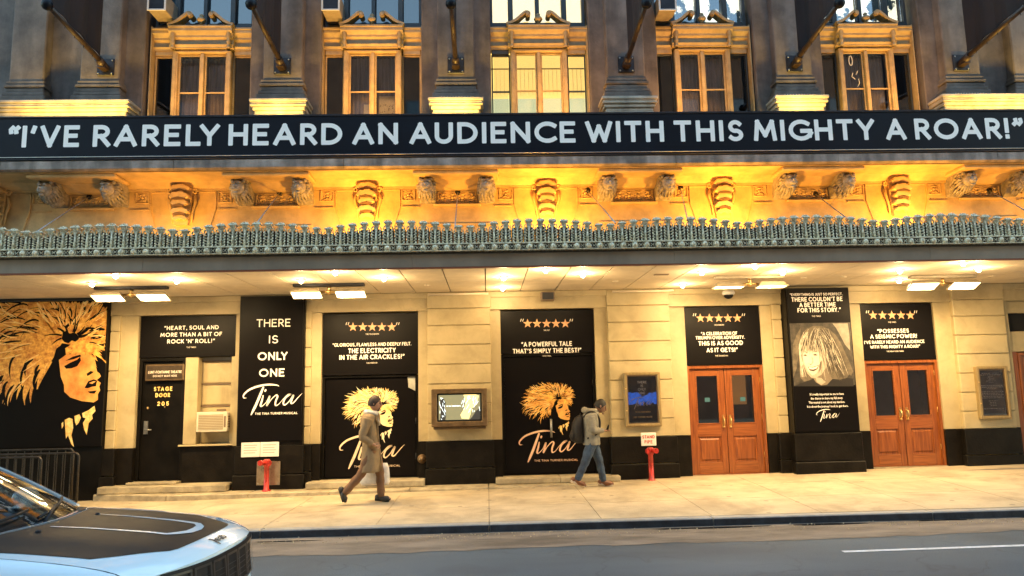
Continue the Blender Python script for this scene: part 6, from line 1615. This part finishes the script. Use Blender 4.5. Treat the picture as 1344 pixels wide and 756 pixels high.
# nose lettering, reads from the front
c = bpy.data.curves.new('lettering', 'FONT'); c.body = 'Jeep'; c.size = .085; c.align_x = 'CENTER'; c.offset = .0018; c.resolution_u = 2
tmp = bpy.data.objects.new('tmp', c); COL.objects.link(tmp); bpy.context.view_layer.update(); me = bpy.data.meshes.new_from_object(tmp.evaluated_get(bpy.context.evaluated_depsgraph_get())); bpy.data.objects.remove(tmp)
for vv_ in me.vertices:
    y, h_ = vv_.co.x*1.15, vv_.co.y; s = .085-h_*.9; vv_.co = Vector((cx(max(0, s), y)+.002, y, hz(max(0, s), y)+.006))
me.materials.clear(); me.materials.append(M['carblack']); lo = bpy.data.objects.new('lettering', me); COL.objects.link(lo); lo.parent = bon
# grille with seven slots
M['slotm'] = mat('dark_chrome', (.05, .053, .058), .3, .8)
def FX(y, z): return cx(0, y)+bz(z)
def fpatch(g, y0, y1, z0, z1, lift, n=8, m=3):
    v = []
    for i in range(n+1):
        for j in range(m+1): y = y0+(y1-y0)*i/n; z = z0+(z1-z0)*j/m; v.append((FX(y, z)+lift, y, z))
    g.add(v, [(i*(m+1)+j, (i+1)*(m+1)+j, (i+1)*(m+1)+j+1, i*(m+1)+j+1) for i in range(n) for j in range(m)], True); return g
gr = fpatch(G(), -.63, .63, .70, .935, .006, 24, 3).build('grille', 'carblack', cr)
for k in range(7):
    yc = -.52+.1733*k; q = G(); e = .012
    for (a, b, c_, d_) in ((yc-.078, yc-.064, .715, .92), (yc+.064, yc+.078, .715, .92), (yc-.064, yc+.064, .715, .729), (yc-.064, yc+.064, .906, .92)):
        fpatch(q, a, b, c_, d_, .020, 2, 2); 
    for j in range(4): fpatch(q, yc-.066, yc+.066, .75+.033*j, .754+.033*j, .012, 2, 1)
    q.build('grille_slot', 'slotm', gr)
for sg in (-1, 1):
    h = fpatch(G(), *(sorted((sg*.67, sg*.875))), .735, .875, .008, 6, 3).build('headlight', 'carlamp', cr)
    q = G(); q.ball((FX(sg*.74, .80)-.01, sg*.74, .805), .045, 10, 8); q.build('lamp_unit', 'chrome', h)
    fpatch(G(), *(sorted((sg*.60, sg*.80))), .46, .56, .012, 5, 2).build('fog_light', 'carblack', cr)
fpatch(G(), -.70, .70, .24, .43, .012, 12, 2).build('lower_grille', 'carblack', cr)
# windscreen, pillars, roof, side glass
def WS(u, w):                                           # u up the glass, w across -1..1
    yb = .74*w; yt = .60*w; s = xw(yb)+.03; sb_ = -s; st_ = -(2.28+.10*w*w)
    return (sb_+(st_-sb_)*u, yb+(yt-yb)*u, 1.105+(1.60-.03*w*w-1.105)*u+.045*math.sin(PI*u)*.5)
def patch(fn, nu, nv, flip=False):
    v = [fn(i/nu, -1+2*j/nv) for i in range(nu+1) for j in range(nv+1)]
    fs = [(i*(nv+1)+j, i*(nv+1)+j+1, (i+1)*(nv+1)+j+1, (i+1)*(nv+1)+j) for i in range(nu) for j in range(nv)]
    return G().add(v, [f[::-1] for f in fs] if flip else fs, True)
ws = patch(WS, 8, 14).build('windscreen', 'carglass', cr)
q = G()
for sg in (-1, 1):
    P = [Vector(WS(u, sg*1.0)) for u in [k/8 for k in range(9)]]
    for i in range(8):
        a, b = P[i], P[i+1]; o1 = Vector((-.02, sg*.055, -.012))
        q.hexa([tuple(a+Vector((0, -sg*.02, .006))), tuple(b+Vector((0, -sg*.02, .006))), tuple(b+o1), tuple(a+o1)], [tuple(a+Vector((0, -sg*.02, .02))), tuple(b+Vector((0, -sg*.02, .02))), tuple(b+o1+Vector((0, 0, .014))), tuple(a+o1+Vector((0, 0, .014)))])
q.build('pillar', 'carpaint', cr)
def RF(u, w): return (-(2.30+.10*w*w)-1.75*u, .63*w*(1-.06*u), 1.605-.035*w*w+.035*math.sin(PI*min(1, u*.9))-.05*u)
patch(RF, 10, 10).build('roof', 'carpaint', cr)
for sg in (-1, 1):
    v = []; N_ = 12
    for i in range(N_+1):
        u = i/N_; x = -1.50-2.75*u; t_ = min(1, max(0, (-x-1.50)/.85)); zt_ = 1.10+.47*t_ if x > -2.35 else 1.575-.06*((-x-2.35)/1.9)
        yt_ = .80-.20*(zt_-1.06)/.5; v += [(x, sg*.815, 1.06), (x, sg*yt_, zt_)]
    fs = [(2*i, 2*i+2, 2*i+3, 2*i+1) for i in range(N_)]
    G().add(v, fs if sg < 0 else [f[::-1] for f in fs], True).build('side_window', 'carglass', cr)
G().add([(-4.25, -.80, 1.06), (-4.25, .80, 1.06), (-4.02, .58, 1.53), (-4.02, -.58, 1.53)], [(0, 1, 2, 3)]).build('rear_window', 'carglass', cr)
# cowl, wipers, dash, seats, wheel
q = G(); v = []
for j in range(15):
    y = .76*(-1+2*j/14); v += [(-xw(y)+.035, y, hz(xw(y), y)+.006), (-xw(y)-.09, y*.98, 1.10)]
q.add(v, [(2*j, 2*j+2, 2*j+3, 2*j+1)[::-1] for j in range(14)]).build('cowl', 'carblack', cr)
for w0, w1 in ((-.75, .02), (-.02, .80)):
    q = G(); q.tube([Vector(WS(.035+.02*k, w0+(w1-w0)*k/4))+Vector((.012, 0, .02)) for k in range(5)], .009, 6); q.tube([Vector((-xw(.7*w0)-.01, .72*w0, 1.12)), Vector(WS(.075, (w0+w1)/2))+Vector((.01, 0, .03))], .011, 6); q.build('wiper', 'carblack', cr)
G().box(-1.95, -1.42, -.70, .70, .85, 1.075).build('dashboard', 'interior', cr, bevel=.04)
q = G(); q.tube([(-2.02+.03*math.sin(a)*0-.06*math.cos(a)*.4, .36+.16*math.sin(a), .97+.14*math.cos(a)) for a in [k*PI/10 for k in range(21)]], .014, 6); q.build('steering_wheel', 'interior', cr)
for y in (.36, -.36):
    q = G(); q.box(-2.95, -2.75, y-.24, y+.24, .75, 1.25); q.box(-2.92, -2.80, y-.12, y+.12, 1.28, 1.45); q.box(-2.8, -2.3, y-.24, y+.24, .65, .80); q.build('seat', 'seatleather', cr, bevel=.04)
q = G(); q.box(-2.26, -2.23, -.10, .10, 1.48, 1.54); q.build('interior_mirror', 'carblack', cr, bevel=.008)
for sg in (-1, 1):
    q = G(); q.ball((-1.98, sg*1.00, 1.14), .10, 12, 8, (.7, 1.15, .78)); q.tube([(-1.96, sg*.80, 1.06), (-1.96, sg*.95, 1.10)], .025, 8); mo = q.build('door_mirror', 'carpaint', cr)
    G().ball((-2.025, sg*1.0, 1.14), .085, 10, 6, (.5, 1.1, .75)).build('mirror_glass', 'chrome', mo)
for x_ in (-.82, -3.46):
    for sg in (-1, 1):
        g = G(); yy_ = sg*.80
        prof_ = [(.20, -.11), (.31, -.11), (.345, -.07), (.345, .07), (.31, .11), (.20, .11)]
        g.lathe([(r_, h_) for r_, h_ in prof_], (x_, yy_, .345), 26, 'y'); w_ = g.build('wheel', 'rubber', cr)
        h2 = G(); h2.lathe([(0, sg*.07), (.05, sg*.085), (.06, sg*.07), (.19, sg*.05), (.21, sg*.10)], (x_, yy_, .345), 20, 'y')
        for k in range(5):
            a = 2*PI*k/5; h2.tube([(x_, yy_+sg*.08, .345), (x_+.19*math.cos(a), yy_+sg*.09, .345+.19*math.sin(a))], [.03, .022], 6)
        h2.build('rim', 'steelg', w_)
        ar = G(); ar.tube([(x_+.42*math.cos(PI*k/12), sg*.90, .345+.42*math.sin(PI*k/12)) for k in range(13)], .04, 8); ar.build('arch_trim', 'carblack', cr)
cr.location = (-1.62, -9.20, -.15); cr.rotation_euler = (0, 0, R(-3))
